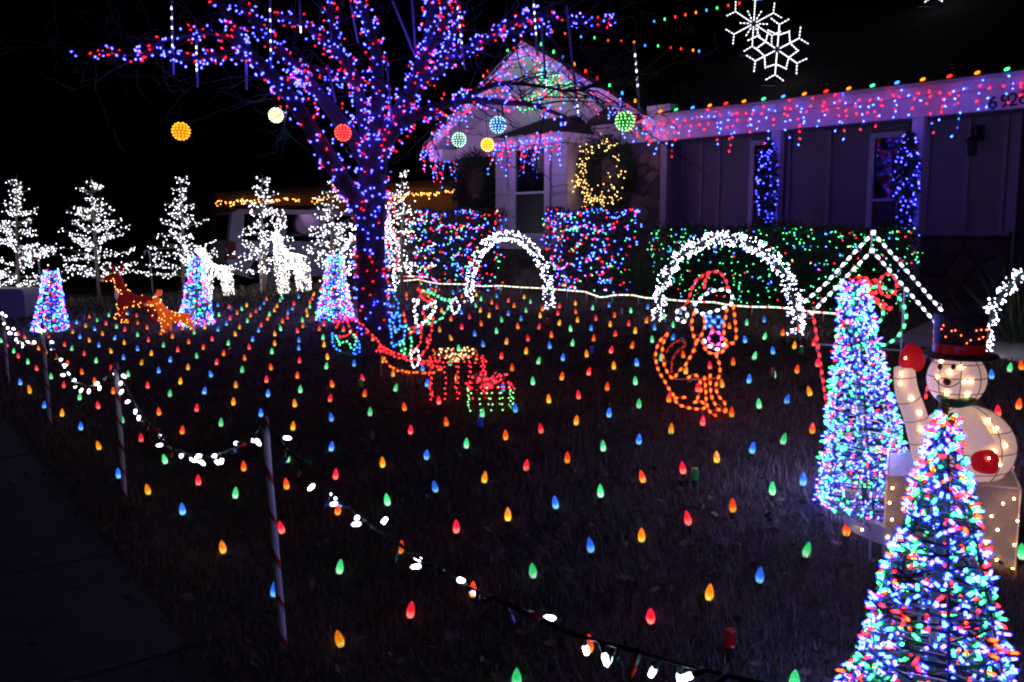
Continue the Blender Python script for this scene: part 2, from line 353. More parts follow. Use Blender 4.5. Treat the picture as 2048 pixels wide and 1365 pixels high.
# --- main walls
b = MB(); hbox(b, -5.3, -.05, .62, 5.5, PAD - .3, 3.1); b.build('rear_block', M_side, house)
b = MB()
for z0, z1 in ((PAD - .3, 3.05),): hbox(b, -5.3, -.05, .5, .62, z0, z1)
stone = b.build('stone_wall', M_mort, house)
def clip(poly, p, nrm):
    out = []
    for i in range(len(poly)):
        A, B = poly[i], poly[(i + 1) % len(poly)]; da = (A - p) @ nrm; db = (B - p) @ nrm
        if da <= 0: out.append(A)
        if da * db < 0: out.append(A + (B - A) * (da / (da - db)))
    return out
def stones(parent, u0, u1, v0, v1, size, plane, depth_dir):
    nu, nv = max(1, round((u1 - u0) / size)), max(1, round((v1 - v0) / (size * .8)))
    S = [np.array([u0 + (i + .5 + random.uniform(-.42, .42) + .25 * (j % 2 - .5)) * (u1 - u0) / nu, v0 + (j + .5 + random.uniform(-.36, .36)) * (v1 - v0) / nv]) for i in range(nu) for j in range(nv)]
    for i, s in enumerate(S):
        P = [np.array(q, float) for q in ((u0, v0), (u1, v0), (u1, v1), (u0, v1))]
        for k, t in enumerate(S):
            if k != i and np.linalg.norm(t - s) < size * 3: P = clip(P, (s + t) / 2, (t - s)) or P
        c = sum(P) / len(P); rad = min(np.linalg.norm(q - c) for q in P) + 1e-6
        if len(P) < 3: continue
        Q = [c + (q - c) * (1 - min(.35, .013 / rad)) for q in P]; T = [c + (q - c) * (1 - min(.6, .045 / rad)) for q in P]
        d = random.uniform(.025, .055); n = len(Q); mb = MB()
        V = [plane(*q) for q in Q] + [plane(*q) + depth_dir * d * .6 for q in Q] + [plane(*q) + depth_dir * (d + random.uniform(-.006, .006)) for q in T]
        mb.add(V, [(k, (k + 1) % n, n + (k + 1) % n, n + k) for k in range(n)] + [(n + k, n + (k + 1) % n, 2 * n + (k + 1) % n, 2 * n + k) for k in range(n)] + [tuple(range(2 * n, 3 * n))])
        mb.build('stone', random.choice(M_st), parent)
fp = lambda bb: (lambda u, v: HP(u, bb, v))
stones(stone, -1.72, -.06, PAD - .05, 2.86, .27, fp(.5), -HN)
stones(stone, -5.28, -3.75, PAD - .05, 2.86, .33, fp(.5), -HN)
# stone base under the bay
b = MB(); hbox(b, -3.55, -1.83, .1, .5, PAD - .3, 1.30); sb = b.build('bay_base', M_mort, house)
stones(sb, -3.53, -1.85, PAD - .05, 1.29, .3, fp(.1), -HN)
# --- frieze board and gable face
zf0, zf1 = onb(1240, 289, .42)[1], onb(1240, 264, .42)[1]
b = MB(); hbox(b, -5.33, -.03, .40, .498, zf0, zf1); b.build('frieze_board', M_white, house)
b = MB(); zt = lambda a: zE - .12 + slope * min(a - aL, aR - a)
b.prism([HP(-5.3, .55, zf1 + .002), HP(-.05, .55, zf1 + .002), HP(-.05, .55, zt(-.05)), HP(aC, .55, zt(aC)), HP(-5.3, .55, zt(-5.3))], HN * .06)
gab = b.build('gable_wall', M_side, house)
z = zf1 + .003; row = 0
while z < zA - .25:
    h = .29; a = -5.3 + (row % 2) * .35; lo, hi = -5.28, -.07
    while a < hi:
        w = random.uniform(.62, .95); a0, a1 = max(lo, a), min(hi, a + w - .008); a += w
        if a1 - a0 < .05: continue
        P = [np.array(q) for q in ((a0, z), (a1, z), (a1, z + h), (a0, z + h))]
        P = clip(P, np.array([aL, zE - .14]), np.array([-slope, 1])); P = clip(P, np.array([aR, zE - .14]), np.array([slope, 1])) if len(P) > 2 else P
        if len(P) < 3 or max(q[1] for q in P) - min(q[1] for q in P) < .03: continue
        n = len(P); V = [HP(q[0], .55, q[1]) for q in P] + [HP(q[0], .55 - .006 - .016 * (1 - (q[1] - z) / h), q[1] + (.004 if q[1] < z + .01 else 0)) for q in P]
        mb = MB(); mb.add(V, [tuple(range(n, 2 * n))] + [(k, (k + 1) % n, n + (k + 1) % n, n + k) for k in range(n)]); mb.build('siding_panel', M_side, gab)
    z += h; row += 1
# --- gable roof, rakes, soffits
b = MB()
for sgn in (-1, 1):
    ae = aL - .12 if sgn < 0 else aR + .12; ze = zE - slope * .12
    b.prism([HP(ae, -.06, ze), HP(aC, -.06, zA + .01), HP(aC, -.06, zA + .09), HP(ae, -.06, ze + .08)], HN * 7.5)
groof = b.build('gable_roof', M_shing, house)
for sgn in (-1, 1):
    b = MB(); ae = aL - .1 if sgn < 0 else aR + .1; ze = zE - slope * .1
    b.prism([HP(ae, -.03, ze - .19), HP(aC, -.03, zA - .19), HP(aC, -.03, zA - .003), HP(ae, -.03, ze - .003)], HN * .04); b.build('rake_board', M_white, house)
    b = MB(); b.prism([HP(ae, .012, ze - .16), HP(aC, .012, zA - .16), HP(aC, .012, zA - .14), HP(ae, .012, ze - .14)], HN * .52); b.build('soffit', M_white, house)
b = MB(); hbox(b, -5.62, -5.2, .02, .46, zE - .38, zE - .16); b.build('eave_return', M_white, house)
# --- bay window
zb0, zb1 = onb(1060, 489, 0)[1], onb(1060, 283, 0)[1]
b = MB(); hbox(b, -3.6, -1.78, .03, .5, zb0, zb1); bay = b.build('bay_box', M_side, house)
w_l, w_zt = onb(1023, 291, -.03); w_r, w_zb = onb(1098, 477, -.03)
b = MB(); hbox(b, -3.66, -1.72, -.05, .5, zb0 - .09, zb0 - .002); b.build('bay_sill', M_white, house)
z = zb0; row = 0
while z < zb1 - .02:
    h = min(.305, zb1 - z)
    for a0, a1 in ((-3.6, w_l - .01), (w_r + .01, -1.78)):
        cuts = [a0] + [a0 + (a1 - a0) * (.35 if (row % 2) else .62)] + [a1]
        for q in range(2):
            mb = MB(); u0, u1 = cuts[q] + .003, cuts[q + 1] - .003
            mb.prism([HP(u0, .028, z), HP(u0, .008, z + .005), HP(u0, .022, z + h), HP(u0, .028, z + h)], HE * (u1 - u0)); mb.build('siding_panel', M_side, bay)
    mb = MB(); mb.prism([HP(-1.782, .03, z), HP(-1.76, .03, z + .005), HP(-1.774, .03, z + h), HP(-1.782, .03, z + h)], HN * .46); mb.build('siding_panel', M_side, bay)
    z += h; row += 1
def window(a0, a1, z0, z1, bb, zr, fw=.09, sill=True, name='window'):
    b = MB(); hbox(b, a0 + .01, a1 - .01, bb, bb + .03, z0 + .01, z1 - .01); w = b.build(name, M_blk, house)
    f = MB()
    hbox(f, a0, a0 + fw, bb - .05, bb - .002, z0, z1); hbox(f, a1 - fw, a1, bb - .05, bb - .002, z0, z1)
    hbox(f, a0 + fw, a1 - fw, bb - .048, bb - .002, z1 - fw, z1); hbox(f, a0 + fw, a1 - fw, bb - .055, bb - .002, z0, z0 + fw * .8); f.build('frame', M_white, w)
    s = MB(); hbox(s, a0 + fw, a1 - fw, bb - .035, bb - .003, zr - .02, zr + .02); s.build('meeting_rail', M_white, w)
    for q0, q1, m in ((z0 + fw * .8, zr - .022, M_blind), (zr + .022, z1 - fw, M_glass)):
        p = MB(); hbox(p, a0 + fw, a1 - fw, bb - .012, bb - .003, q0, q1); p.build('pane', m, w)
    return w
window(w_l, w_r, w_zb, w_zt, .0, onb(1060, 386, -.03)[1], fw=.11)
# bay roof
ze_b = onb(1126, 268, -.3)[1]; zt_b = onb(1100, 243, .44)[1]; al = onb(987, 281, -.3)[0]; ar = onb(1128, 266, -.3)[0]
b = MB(); V = [HP(al, -.3, ze_b), HP(ar, -.3, ze_b), HP(ar + .02, .5, ze_b), HP(al, .5, ze_b), HP(al + .55, .5, zt_b), HP(ar - .4, .5, zt_b)]
V2 = [v + np.array([0, 0, .05]) for v in V]
b.add(V + V2, [(6, 7, 11, 10), (7, 8, 11), (6, 10, 9), (0, 1, 7, 6), (1, 2, 8, 7), (0, 6, 9, 3), (0, 3, 2, 1), (4, 5, 11, 10), (3, 4, 10, 9), (2, 5, 11, 8)]); br = b.build('bay_roof', M_shing, house)
b = MB(); hbox(b, al - .01, ar + .01, -.325, -.302, ze_b - .13, ze_b + .03); hbox(b, ar + .012, ar + .032, -.30, .49, ze_b - .13, ze_b + .03); hbox(b, -3.6, -1.78, -.29, .02, ze_b - .12, ze_b - .1)
hbox(b, -3.58, -1.76, .0, .028, zb1 - .16, ze_b - .122); b.build('bay_fascia', M_white, house)
# shingle courses on the bay roof
for k in range(7):
    t = k / 7; mb = MB(); zz = ze_b + .05 + (zt_b - ze_b) * t; bb = -.3 + .8 * t
    mb.prism([HP(al + .55 * t, bb - .01, zz + .002), HP(al + .55 * t, bb + .11, zz + .002 + (zt_b - ze_b) / 7), HP(al + .55 * t, bb + .11, zz + .012 + (zt_b - ze_b) / 7), HP(al + .55 * t, bb - .01, zz + .022)], HE * ((ar - .4 * t) - (al + .55 * t)))
    mb.build('shingle_course', M_shing, br)
# --- porch: wall, wainscot, posts, beam, gutter, roof
PB = .95
zs = onb(1600, 464, PB)[1]
pa1 = onb(2033, 400, PB)[0]
b = MB(); hbox(b, -.05, pa1 + 3.5, PB + .03, PB + .3, PAD - .3, 3.2); b.build('porch_back_wall', M_panel, house)
b = MB(); hbox(b, -.05, 0.0, .5, PB + .03, PAD - .3, 3.1); b.build('return_wall', M_panel, house)
b = MB(); hbox(b, .0, pa1 - .02, PB - .14, PB + .03, PAD - .3, zs - .05); wains = b.build('stone_wainscot', M_mort, house)
stones(wains, 3.5, pa1 - .04, PAD - .05, zs - .07, .36, fp(PB - .14), -HN)
b = MB(); hbox(b, .0, pa1, PB - .2, PB + .03, zs - .048, zs); b.build('ledge', M_batt, house)
bat = [onb(x, 380, PB)[0] for x in (1366, 1403, 1438, 1500, 1577, 1657, 1738, 1853, 1932, 2006)]
edges = [onb(1340, 380, PB)[0]] + bat + [pa1 - .06]
for k in range(len(edges) - 1):
    mb = MB(); hbox(mb, edges[k] + .006, edges[k + 1] - .006, PB + .004, PB + .028, zs + .002, 3.1); mb.build('wall_panel', M_panel, house)
for k, a in enumerate(edges):
    w = .05 if 0 < k < len(edges) - 1 else .09
    mb = MB(); hbox(mb, a - w / 2, a + w / 2, PB - .028, PB + .003, zs + .002, 3.12); mb.build('batten', M_batt, house)
for xl, xr, yt, yr in ((1506, 1572, 283, 404), (1745, 1815, 268, 400)):
    a0, zt_ = onb(xl, yt, PB); a1 = onb(xr, yt, PB)[0]
    window(a0, a1, zs + .005, zt_, PB - .03, onb((xl + xr) / 2, yr, PB)[1], fw=.075)
# fascia beam and gutter
zb = np.mean([onb(1325, 277, 0)[1], onb(2040, 222, 0)[1]])
b = MB(); hbox(b, .1, 9.5, .0, .13, zb, zE - .16); b.build('porch_beam', M_white, house)
b = MB(); g0 = -.13
for a0, a1 in ((.04, 9.5),):
    P = [(g0, zE + .0), (g0, zE - .05), (g0 + .03, zE - .16), (-.003, zE - .16), (-.003, zE - .145), (g0 + .035, zE - .145), (g0 + .012, zE - .05), (g0 + .012, zE)]
    b.prism([HP(a0, q, w) for q, w in P], HE * (a1 - a0))
b.build('gutter', M_white, house)
b = MB(); hbox(b, .1, 9.5, .13, PB + .2, zb + .05, zb + .07); b.build('porch_ceiling', M_panel, house)
for xl, xr in ((1541, 1559), (1820, 1843)):
    a0, a1 = onb(xl, 330, .02)[0], onb(xr, 330, .02)[0]; mb = MB(); hbox(mb, a0, a1, .015, .125, PAD - .2, zb - .002); mb.build('porch_post', M_white, house)
b = MB(); a0 = onb(1332, 400, .45)[0]; hbox(b, -.04, .08, .40, .499, PAD, zb); b.build('corner_trim', M_batt, house)
# door at the right edge
b = MB(); hbox(b, pa1 + .02, pa1 + .95, PB + .0, PB + .028, PAD, 2.9); dr = b.build('door', mat('dark door', (.03, .025, .025), .5), house)
b = MB(); b.ball(HP(pa1 + .1, PB - .04, 1.62), .035); b.build('handle', mat('dark bronze', (.05, .04, .03), .4, .8), dr)
b = MB(); hbox(b, pa1 - .07, pa1 + .018, PB - .05, PB + .003, PAD - .1, 3.12); b.build('door_frame', M_batt, house)
# main roof
b = MB(); b.prism([HP(-1.2, -.1, zE - .003 - .06), HP(-1.2, ridge_b, ridge_z), HP(-1.2, ridge_b, ridge_z + .09), HP(-1.2, -.1, zE + .03)], HE * 12)
b.prism([HP(-1.2, ridge_b, ridge_z + .09), HP(-1.2, ridge_b + 5, zE), HP(-1.2, ridge_b + 5, zE - .08), HP(-1.2, ridge_b, ridge_z)], HE * 12); b.build('main_roof', M_shing, house)
def on_roof(px, py):
    r = ray(px, py); sl = (ridge_z + .06 - zE) / ridge_b
    # plane z = zE+.03 + sl*b
    nb = np.array([0, 0, 1.]) - sl * HN; t = ((zE + .06) - (C0[2] - sl * ((C0 - HO) @ HN))) / (r @ nb); p = C0 + t * r
    return p
b = MB()
for k in range(14):
    bb = .1 + k * .34; z = zE + .045 + (ridge_z + .06 - zE) / ridge_b * bb
    hbox(b, .1, 10.7, bb, bb + .012, z - .02, z + .006)
b.build('shingle_courses', M_shing, house, stuff=True)
# white flashing block where the gutter meets the gable
b = MB(); hbox(b, .05, .5, -.1, .25, zE + .004, zE + .14); b.build('gutter_end_cap', M_white, house)
# house number
M_num = mat('black house numeral', (.008, .008, .01), .4)
hn = None
a_s, z_s = onb(1976, 216, -.01)
for k, (ch, px, py) in enumerate((('6', 1975, 219), ('9', 1999, 216), ('2', 2016, 213), ('8', 2036, 209))):
    cu = bpy.data.curves.new('digit', 'FONT'); cu.body = ch; cu.size = .215; cu.extrude = .006; cu.offset = .001
    o = bpy.data.objects.new('digit', cu); COL.objects.link(o); dg = bpy.context.evaluated_depsgraph_get(); me = bpy.data.meshes.new_from_object(o.evaluated_get(dg)); bpy.data.objects.remove(o)
    a, z = onb(px, py, -.01); Mx = Matrix(((HE[0], 0, -HN[0], 0), (HE[1], 0, -HN[1], 0), (0, 1, 0, 0), (0, 0, 0, 1))); p = HP(a, -.009, z)
    Mx.translation = Vector(tuple(p)); me.transform(Mx); me.materials.clear(); me.materials.append(M_num); link('numeral', me, house)
# wall lantern, unlit
la, lz = onb(1948, 285, PB - .1)
b = MB(); c = HP(la + .04, PB - .02, lz + .12); b.box(c, (.09, .03, .2), **HXYZ)
b.tube([HP(la + .04, PB - .03, lz + .14), HP(la + .03, PB - .12, lz + .2), HP(la, PB - .15, lz + .16), HP(la, PB - .15, lz + .08)], .012, 6)
b.lathe([(.005, .09), (.09, .03), (.095, .02), (.06, .02)], HP(la, PB - .15, lz), 6); b.lathe([(.05, -.17), (.06, -.165), (.05, -.15), (.05, -.14)], HP(la, PB - .15, lz), 6)
for k in range(6):
    an = k * math.pi / 3; b.tube([HP(la, PB - .15, lz) + np.array([.07 * math.cos(an), .07 * math.sin(an), .02]), HP(la, PB - .15, lz) + np.array([.05 * math.cos(an), .05 * math.sin(an), -.15])], .006, 4)
lan = b.build('wall_lantern', M_blk, house)
b = MB(); b.lathe([(.045, -.148), (.062, .018)], HP(la, PB - .15, lz), 6); b.build('glass', mat('lantern glass', (.1, .08, .08), .1), lan)
# cables on the wall beside the bay
b = MB(); b.tube([HP(-1.75, .0, ze_b - .02), HP(-1.45, .3, ze_b - .04), HP(-1.38, .48, ze_b - .1), HP(-1.36, .44, 2.4), HP(-1.38, .43, 1.2)], .009, 5); b.build('extension_cable', M_blk, house)

# ---- neighbour house with warm eave lights
nb_l, nb_r = at(440, 406, 33), at(925, 381, 24.5); nb_l[2] = nb_r[2] = 2.72
ne = unit(nb_r - nb_l); nn = np.array([-ne[1], ne[0], 0])
nh = thing('neighbour_house', 'low tan house in the dark beyond the driveway with warm lights along its eave', 'house', (nb_l + nb_r) / 2 * np.array([1, 1, 0]) + np.array([0, 0, .25]))
M_tan = mat('tan stucco', (.40, .27, .17), .9, noise=.08, nscale=2)
L_ = np.linalg.norm(nb_r - nb_l)
nx_ = dict(X=ne, Y=nn, Z=np.array([0, 0, 1.]))
b = MB(); b.box((nb_l + nb_r) / 2 + nn * .5 + np.array([0, 0, -1.3]), (L_ + 5, .3, 2.95), **nx_); b.build('wall', M_tan, nh)
for k in range(3):
    mb = MB(); mb.box(nb_r - ne * 3.2 + nn * .33 + np.array([0, 0, -.75 - k * .52]), (4.2, .03, .5), **nx_); mb.build('garage_panel', M_tan, nh)
b = MB(); b.box((nb_l + nb_r) / 2 - nn * .12 + np.array([0, 0, .18]), (L_ + 5.4, .03, .24), **nx_); b.build('fascia', mat('tan fascia', (.3, .22, .16), .8), nh)
b = MB(); q = [nb_l - ne * 2.6 - nn * .1 + np.array([0, 0, .3]), nb_r + ne * 2.6 - nn * .1 + np.array([0, 0, .3])]
b.prism([q[0], q[0] + nn * 5 + np.array([0, 0, 1.9]), q[0] + nn * 5 + np.array([0, 0, 2.0]), q[0] + np.array([0, 0, .1])], ne * (L_ + 5.2))
gq = nb_l + ne * (L_ * .46)
b.prism([gq - nn * .2 + np.array([0, 0, .3]), gq + ne * 2.2 - nn * .2 + np.array([0, 0, 1.75]), gq + ne * 4.4 - nn * .2 + np.array([0, 0, .3])], nn * 5); b.build('roof', M_shing, nh)
nl = thing('eave_lights', 'string of warm amber mini lights along the neighbour house eave', 'light string', (nb_l + nb_r) / 2)
P, D, Cc = [], [], []
for k in range(230):
    t = random.random(); 
    if .42 < t < .47: continue
    P.append(nb_l + (nb_r - nb_l) * t - nn * .2 + np.array([0, 0, -.03 - abs(random.gauss(0, .07)) + .03 * math.sin(t * 60)])); D.append(rnd3() + np.array([0, 0, -.8])); Cc.append('A' if random.random() < .8 else 'Y')
lamps(nl, P, D, Cc, .05, .018)
b = MB(); b.tube([nb_l - nn * .2 + np.array([0, 0, .0]), nb_r - nn * .2 + np.array([0, 0, .0])], .008, 4); b.build('wire', M_wire, nl)
# ================================================================== LIGHTS ON THE HOUSE
def icicles(name, label, group, pts, drops, step=.1, up=0.0, hang=HN * -1, soft=0.0):
    """pts: the edge the string follows; each drop hangs from it"""
    t = thing(name, label, 'icicle lights', pts[len(pts) // 2], group)
    P, D, Cc = [], [], []; w = MB(); R = resample(pts, step); top = []
    for k, (p, d) in enumerate(R):
        p = p + hang * random.uniform(.02, .05) + np.array([0, 0, random.uniform(-.02, .02)]); top.append(p)
        n = drops[k % len(drops)]
        if random.random() < .12: n = max(1, n - 2)
        q = p.copy(); pl = [q.copy()]; sw = rnd3(.006) * np.array([1, 1, 0])
        for j in range(n):
            q = q + np.array([0, 0, -.085]) + sw + rnd3(.024) * np.array([1, 1, .6]); 
            pl.append(q.copy()); P.append(q + hang * .01); D.append(np.array([0, 0, -.8]) + rnd3(.85)); Cc.append('B' if random.random() < .52 else 'R')
        if len(pl) > 1: w.tube(pl, .0035, 3, cap=False)
        if random.random() < .3: P.append(p); D.append(rnd3()); Cc.append(random.choice('BR'))
    w.tube(top, .006, 4); w.build('wire', M_wwire, t)
    lamps(t, P, D, Cc, .042, .0098)
    for f_, p in ((.22, R[int(len(R) * .22)][0]), (.6, R[int(len(R) * .6)][0]), (.92, R[int(len(R) * .92)][0])) if soft else ():     # added point lamps, extra light on the wall beyond the bulbs' own
        ld = bpy.data.lights.new('string_fill', 'POINT'); ld.energy = soft; ld.color = (.8, .48, 1.0); ld.shadow_soft_size = .3
        q = bpy.data.objects.new('string_fill', ld); COL.objects.link(q); q.parent = t; q.location = tuple(map(float, p - HN * .4 - np.array([0, 0, .3]) - np.array(pts[len(pts) // 2])))
    return t
rk = lambda a, dz=-.0: HP(a, -.07, (zE + slope * min(a - aL, aR - a)) + dz)
icicles('icicle_lights', 'red and blue icicle lights along the left rake of the gable', 'icicle lights on the house', [rk(aL - .12), rk(aC)], [2, 4, 3, 5, 2, 6, 4, 3, 5], soft=3.2)
icicles('icicle_lights', 'red and blue icicle lights along the right rake of the gable', 'icicle lights on the house', [rk(aC), rk(aR + .08)], [2, 4, 3, 6, 2, 5, 4, 3, 7], soft=3.2)
icicles('icicle_lights', 'red and blue icicle lights bunched below the far left eave of the gable', 'icicle lights on the house', [HP(aL - .15, -.05, zE - .12), HP(-5.25, -.0, zE - .3), HP(-5.25, .5, zE - .3)], [6, 5, 7, 4, 6])
icicles('icicle_lights', 'red and blue icicle lights along the little bay roof above the window', 'icicle lights on the house', [HP(al, -.34, ze_b + .03), HP(ar, -.34, ze_b + .03)], [3, 5, 4, 7, 3, 6, 4, 8, 5], step=.075, soft=1.6)
icicles('icicle_lights', 'red and blue icicle lights along the white porch gutter', 'icicle lights on the house', [HP(.06, g0 - .03, zE - .05), HP(9.0, g0 - .03, zE - .05)], [3, 5, 2, 6, 3, 5, 3, 7, 3, 4], step=.1)
# big-bulb strings
def c9_string(label, pts, cat='light string', L=.062, r=.019, group='multicolour bulbs along the roof edges', ds=None, wire_sag=0):
    Wp = [np.array(p[0], float) for p in pts]
    t = thing('roof_light_string', label, cat, Wp[len(Wp) // 2], group)
    b = MB(); b.tube(Wp, .006, 4); b.build('wire', M_wire, t)
    s = MB()
    for (p, c, d) in pts:
        p = np.array(p, float); d = unit(np.array(d, float)); s.tube([p - d * .005, p + d * .03], .012, 6)
        o = link('bulb', bulb_proto(L, r, RL[c], 8), t); place(o, p + d * .028, d)
    s.build('socket', M_blk, t, stuff=True)
    return t
RL = {'R': glow('red roof lamp', (1, .02, .01), 2.6), 'X': glow('red orange roof lamp', (1, .06, .005), 2.4), 'O': glow('amber roof lamp', (1, .2, .006), 2.6), 'G': glow('green roof lamp', (.05, .9, .22), 2.6), 'B': glow('blue roof lamp', (.03, .22, 1), 2.8)}
gut = [(1315, 224, 'O'), (1347, 219, 'G'), (1380, 215, 'B'), (1414, 211, 'O'), (1446, 207, 'R'), (1482, 204, 'O'), (1521, 200, 'G'), (1560, 195, 'B'), (1602, 190, 'O'), (1645, 186, 'R'), (1690, 181, 'O'), (1737, 176, 'G'), (1786, 170, 'B'), (1837, 163, 'O'), (1890, 157, 'R'), (1945, 152, 'O'), (2004, 145, 'G')]
pp = []
for x, y, c in gut:
    a, z = onb(x, y, -.12); pp.append((HP(a, -.125, zE + .015), c, HE * .9 + np.array([0, 0, .35])))
a_last = onb(2004, 145, -.12)[0]
for k, c in enumerate('BXORGB'): pp.append((HP(a_last + .38 * (k + 1), -.125, zE + .015), c, HE * .9 + np.array([0, 0, .35])))
c9_string('multicolour bulbs spaced along the top of the white porch gutter', pp)
rr = [(1083, 106, 'G'), (1108, 117, 'G'), (1126, 124, 'B'), (1149, 136, 'O'), (1172, 149, 'R'), (1196, 162, 'R'), (1220, 178, 'G'), (1245, 193, 'B'), (1271, 209, 'O')]
c9_string('multicolour bulbs standing along the right rake of the gable', [(rk(onb(x, y, -.06)[0], .07), c, (0, 0, 1)) for x, y, c in rr])
rl = [(863, 278, 'G'), (875, 266, 'B'), (893, 250, 'O'), (935, 200, 'G'), (968, 165, 'O'), (976, 153, 'R'), (1016, 108, 'G')]
c9_string('multicolour bulbs standing along the left rake of the gable', [(rk(onb(x, y, -.06)[0], .07), c, (0, 0, 1)) for x, y, c in rl])
rg = [(1308, 85, 'B'), (1329, 82, 'G'), (1350, 79, 'R'), (1370, 75, 'X'), (1391, 72, 'O'), (1412, 69, 'B'), (1433, 65, 'G'), (1455, 60, 'R'), (1477, 55, 'R'), (1520, 45, 'B'), (1545, 38, 'G'), (1570, 32, 'R'), (1597, 29, 'R'), (1622, 24, 'O'), (1648, 19, 'B'), (1675, 13, 'G'), (1703, 7, 'X'), (1733, 2, 'R'), (1764, -5, 'O'), (1796, -12, 'B')]
def ridge_pt(px):
    r = ray(px, 60); dd = C0 - HO; t = (ridge_b - dd @ HN) / (r @ HN); return (C0 + r * t - HO) @ HE
c9_string('multicolour bulbs along the dark ridge of the main roof', [(HP(ridge_pt(x), ridge_b, ridge_z + .1), c, (0, 0, 1)) for x, y, c in rg])
rv = [(1105, 70, 'R'), (1130, 74, 'X'), (1162, 80, 'B'), (1189, 82, 'G'), (1216, 87, 'X'), (1242, 89, 'R'), (1268, 90, 'O'), (1290, 97, 'B'), (1316, 98, 'G'), (1341, 101, 'R'), (1362, 104, 'R'), (1386, 107, 'O'), (1398, 109, 'B')]
c9_string('multicolour bulbs on a line dropping across the dark roof behind the gable peak', [(on_roof(x, y) if x > 1280 else at(x, y, 17.6 - (1290 - x) * .004), c, (0, 0, 1)) for x, y, c in rv], L=.055, r=.016)
# snowflakes on the roof
def snowflake(label, cx, cy, R, foot, tilt, kind, nb):
    c = on_roof(*foot); d = c[1]; ctr = at(cx, cy, d - .15); k = R * d / F
    sx = np.array([1., 0, 0]); sz = np.array([0, 0, 1.])
    t = thing('snowflake_light', label, 'snowflake light', ctr, 'snowflake lights on the roof')
    fr = MB(); P, D = [], []
    def line(p, q, n):
        A = ctr + sx * p[0] * k + sz * p[1] * k; B = ctr + sx * q[0] * k + sz * q[1] * k; fr.tube([A, B], .006, 4)
        for i in range(n):
            u = (i + .5) / n; P.append(A + (B - A) * u - np.array([0, .012, 0])); D.append(unit(B - A))
    for j in range(6):
        an = math.radians(90 + tilt + 60 * j); ux = np.array([math.cos(an), math.sin(an)]); 
        rot = lambda v, g: np.array([v[0] * math.cos(g) - v[1] * math.sin(g), v[0] * math.sin(g) + v[1] * math.cos(g)])
        line(ux * .04, ux * .72, 9 if kind else 8)
        for g in (-1, 1): line(ux * .72, ux * .72 + rot(ux, g * 1.0) * .3, 3)
        if kind:
            v = rot(ux, math.pi / 6); line(ux * .42, v * .62, 4); line(v * .62, rot(ux, math.pi / 3) * .42, 4)
        else:
            v = rot(ux, math.pi / 6); line(v * .1, v * .45, 3)
    p0 = ctr - sz * k * .9; fr.tube([p0, c], .006, 4); fr.tube([c - sx * .25, c + sx * .25], .006, 4)
    fr.build('frame', M_rod, t); lamps(t, P, D, ['S'] * len(P), .04, .008, single=nb, table={'S': pair('snowflake lamp', (.5, .5, .8), .9, (.92, .93, 1), 2.6)})
snowflake('white lit snowflake with diamonds inside standing lowest on the roof', 1554, 100, 64, (1556, 172), -3, 1, 130)
snowflake('white lit snowflake with plain spokes behind the diamond one on the roof', 1507, 48, 58, (1509, 112), -2, 0, 110)
snowflake('white lit snowflake cut off by the top edge of the picture', 1868, -58, 64, (1868, 14), 2, 1, 0)
# holly motif on the gable
hc = onb(1090, 190, .3)
t = thing('holly_light', 'green leaf and red berry holly light hung on the gable', 'holly light', HP(hc[0], .4, hc[1]))
P, D, Cc = [], [], []; fr = MB()
for an, Ln, wd, n in ((95, .62, .15, 34), (195, .52, .14, 24), (28, .55, .17, 30)):
    u = np.array([math.cos(math.radians(an)), math.sin(math.radians(an))]); v = np.array([-u[1], u[0]]); ring = []
    for k in range(18):
        s = k / 18 * 2 * math.pi; q = u * (.08 + Ln * (.5 - .5 * math.cos(s))) + v * wd * math.sin(s) * (1 + .25 * math.cos(5 * s)); ring.append(HP(hc[0] + q[0] * 1.25, .36, hc[1] + q[1]))
    fr.tube(ring, .008, 4, closed=True)
    for p, d in resample(ring, .085, True): P.append(p - HN * .03); D.append(d + rnd3(.4)); Cc.append('G')
    for k in range(n): 
        q = u * (.12 + Ln * .85 * random.random()) + v * wd * .7 * random.uniform(-1, 1); P.append(HP(hc[0] + q[0] * 1.25, .32, hc[1] + q[1])); D.append(rnd3()); Cc.append('G')
for k in range(16): P.append(HP(hc[0] + random.gauss(0, .12), .3, hc[1] - .02 + random.gauss(0, .09))); D.append(rnd3()); Cc.append('R')
fr.build('frame', M_wire, t); lamps(t, P, D, Cc, .038, .0098)
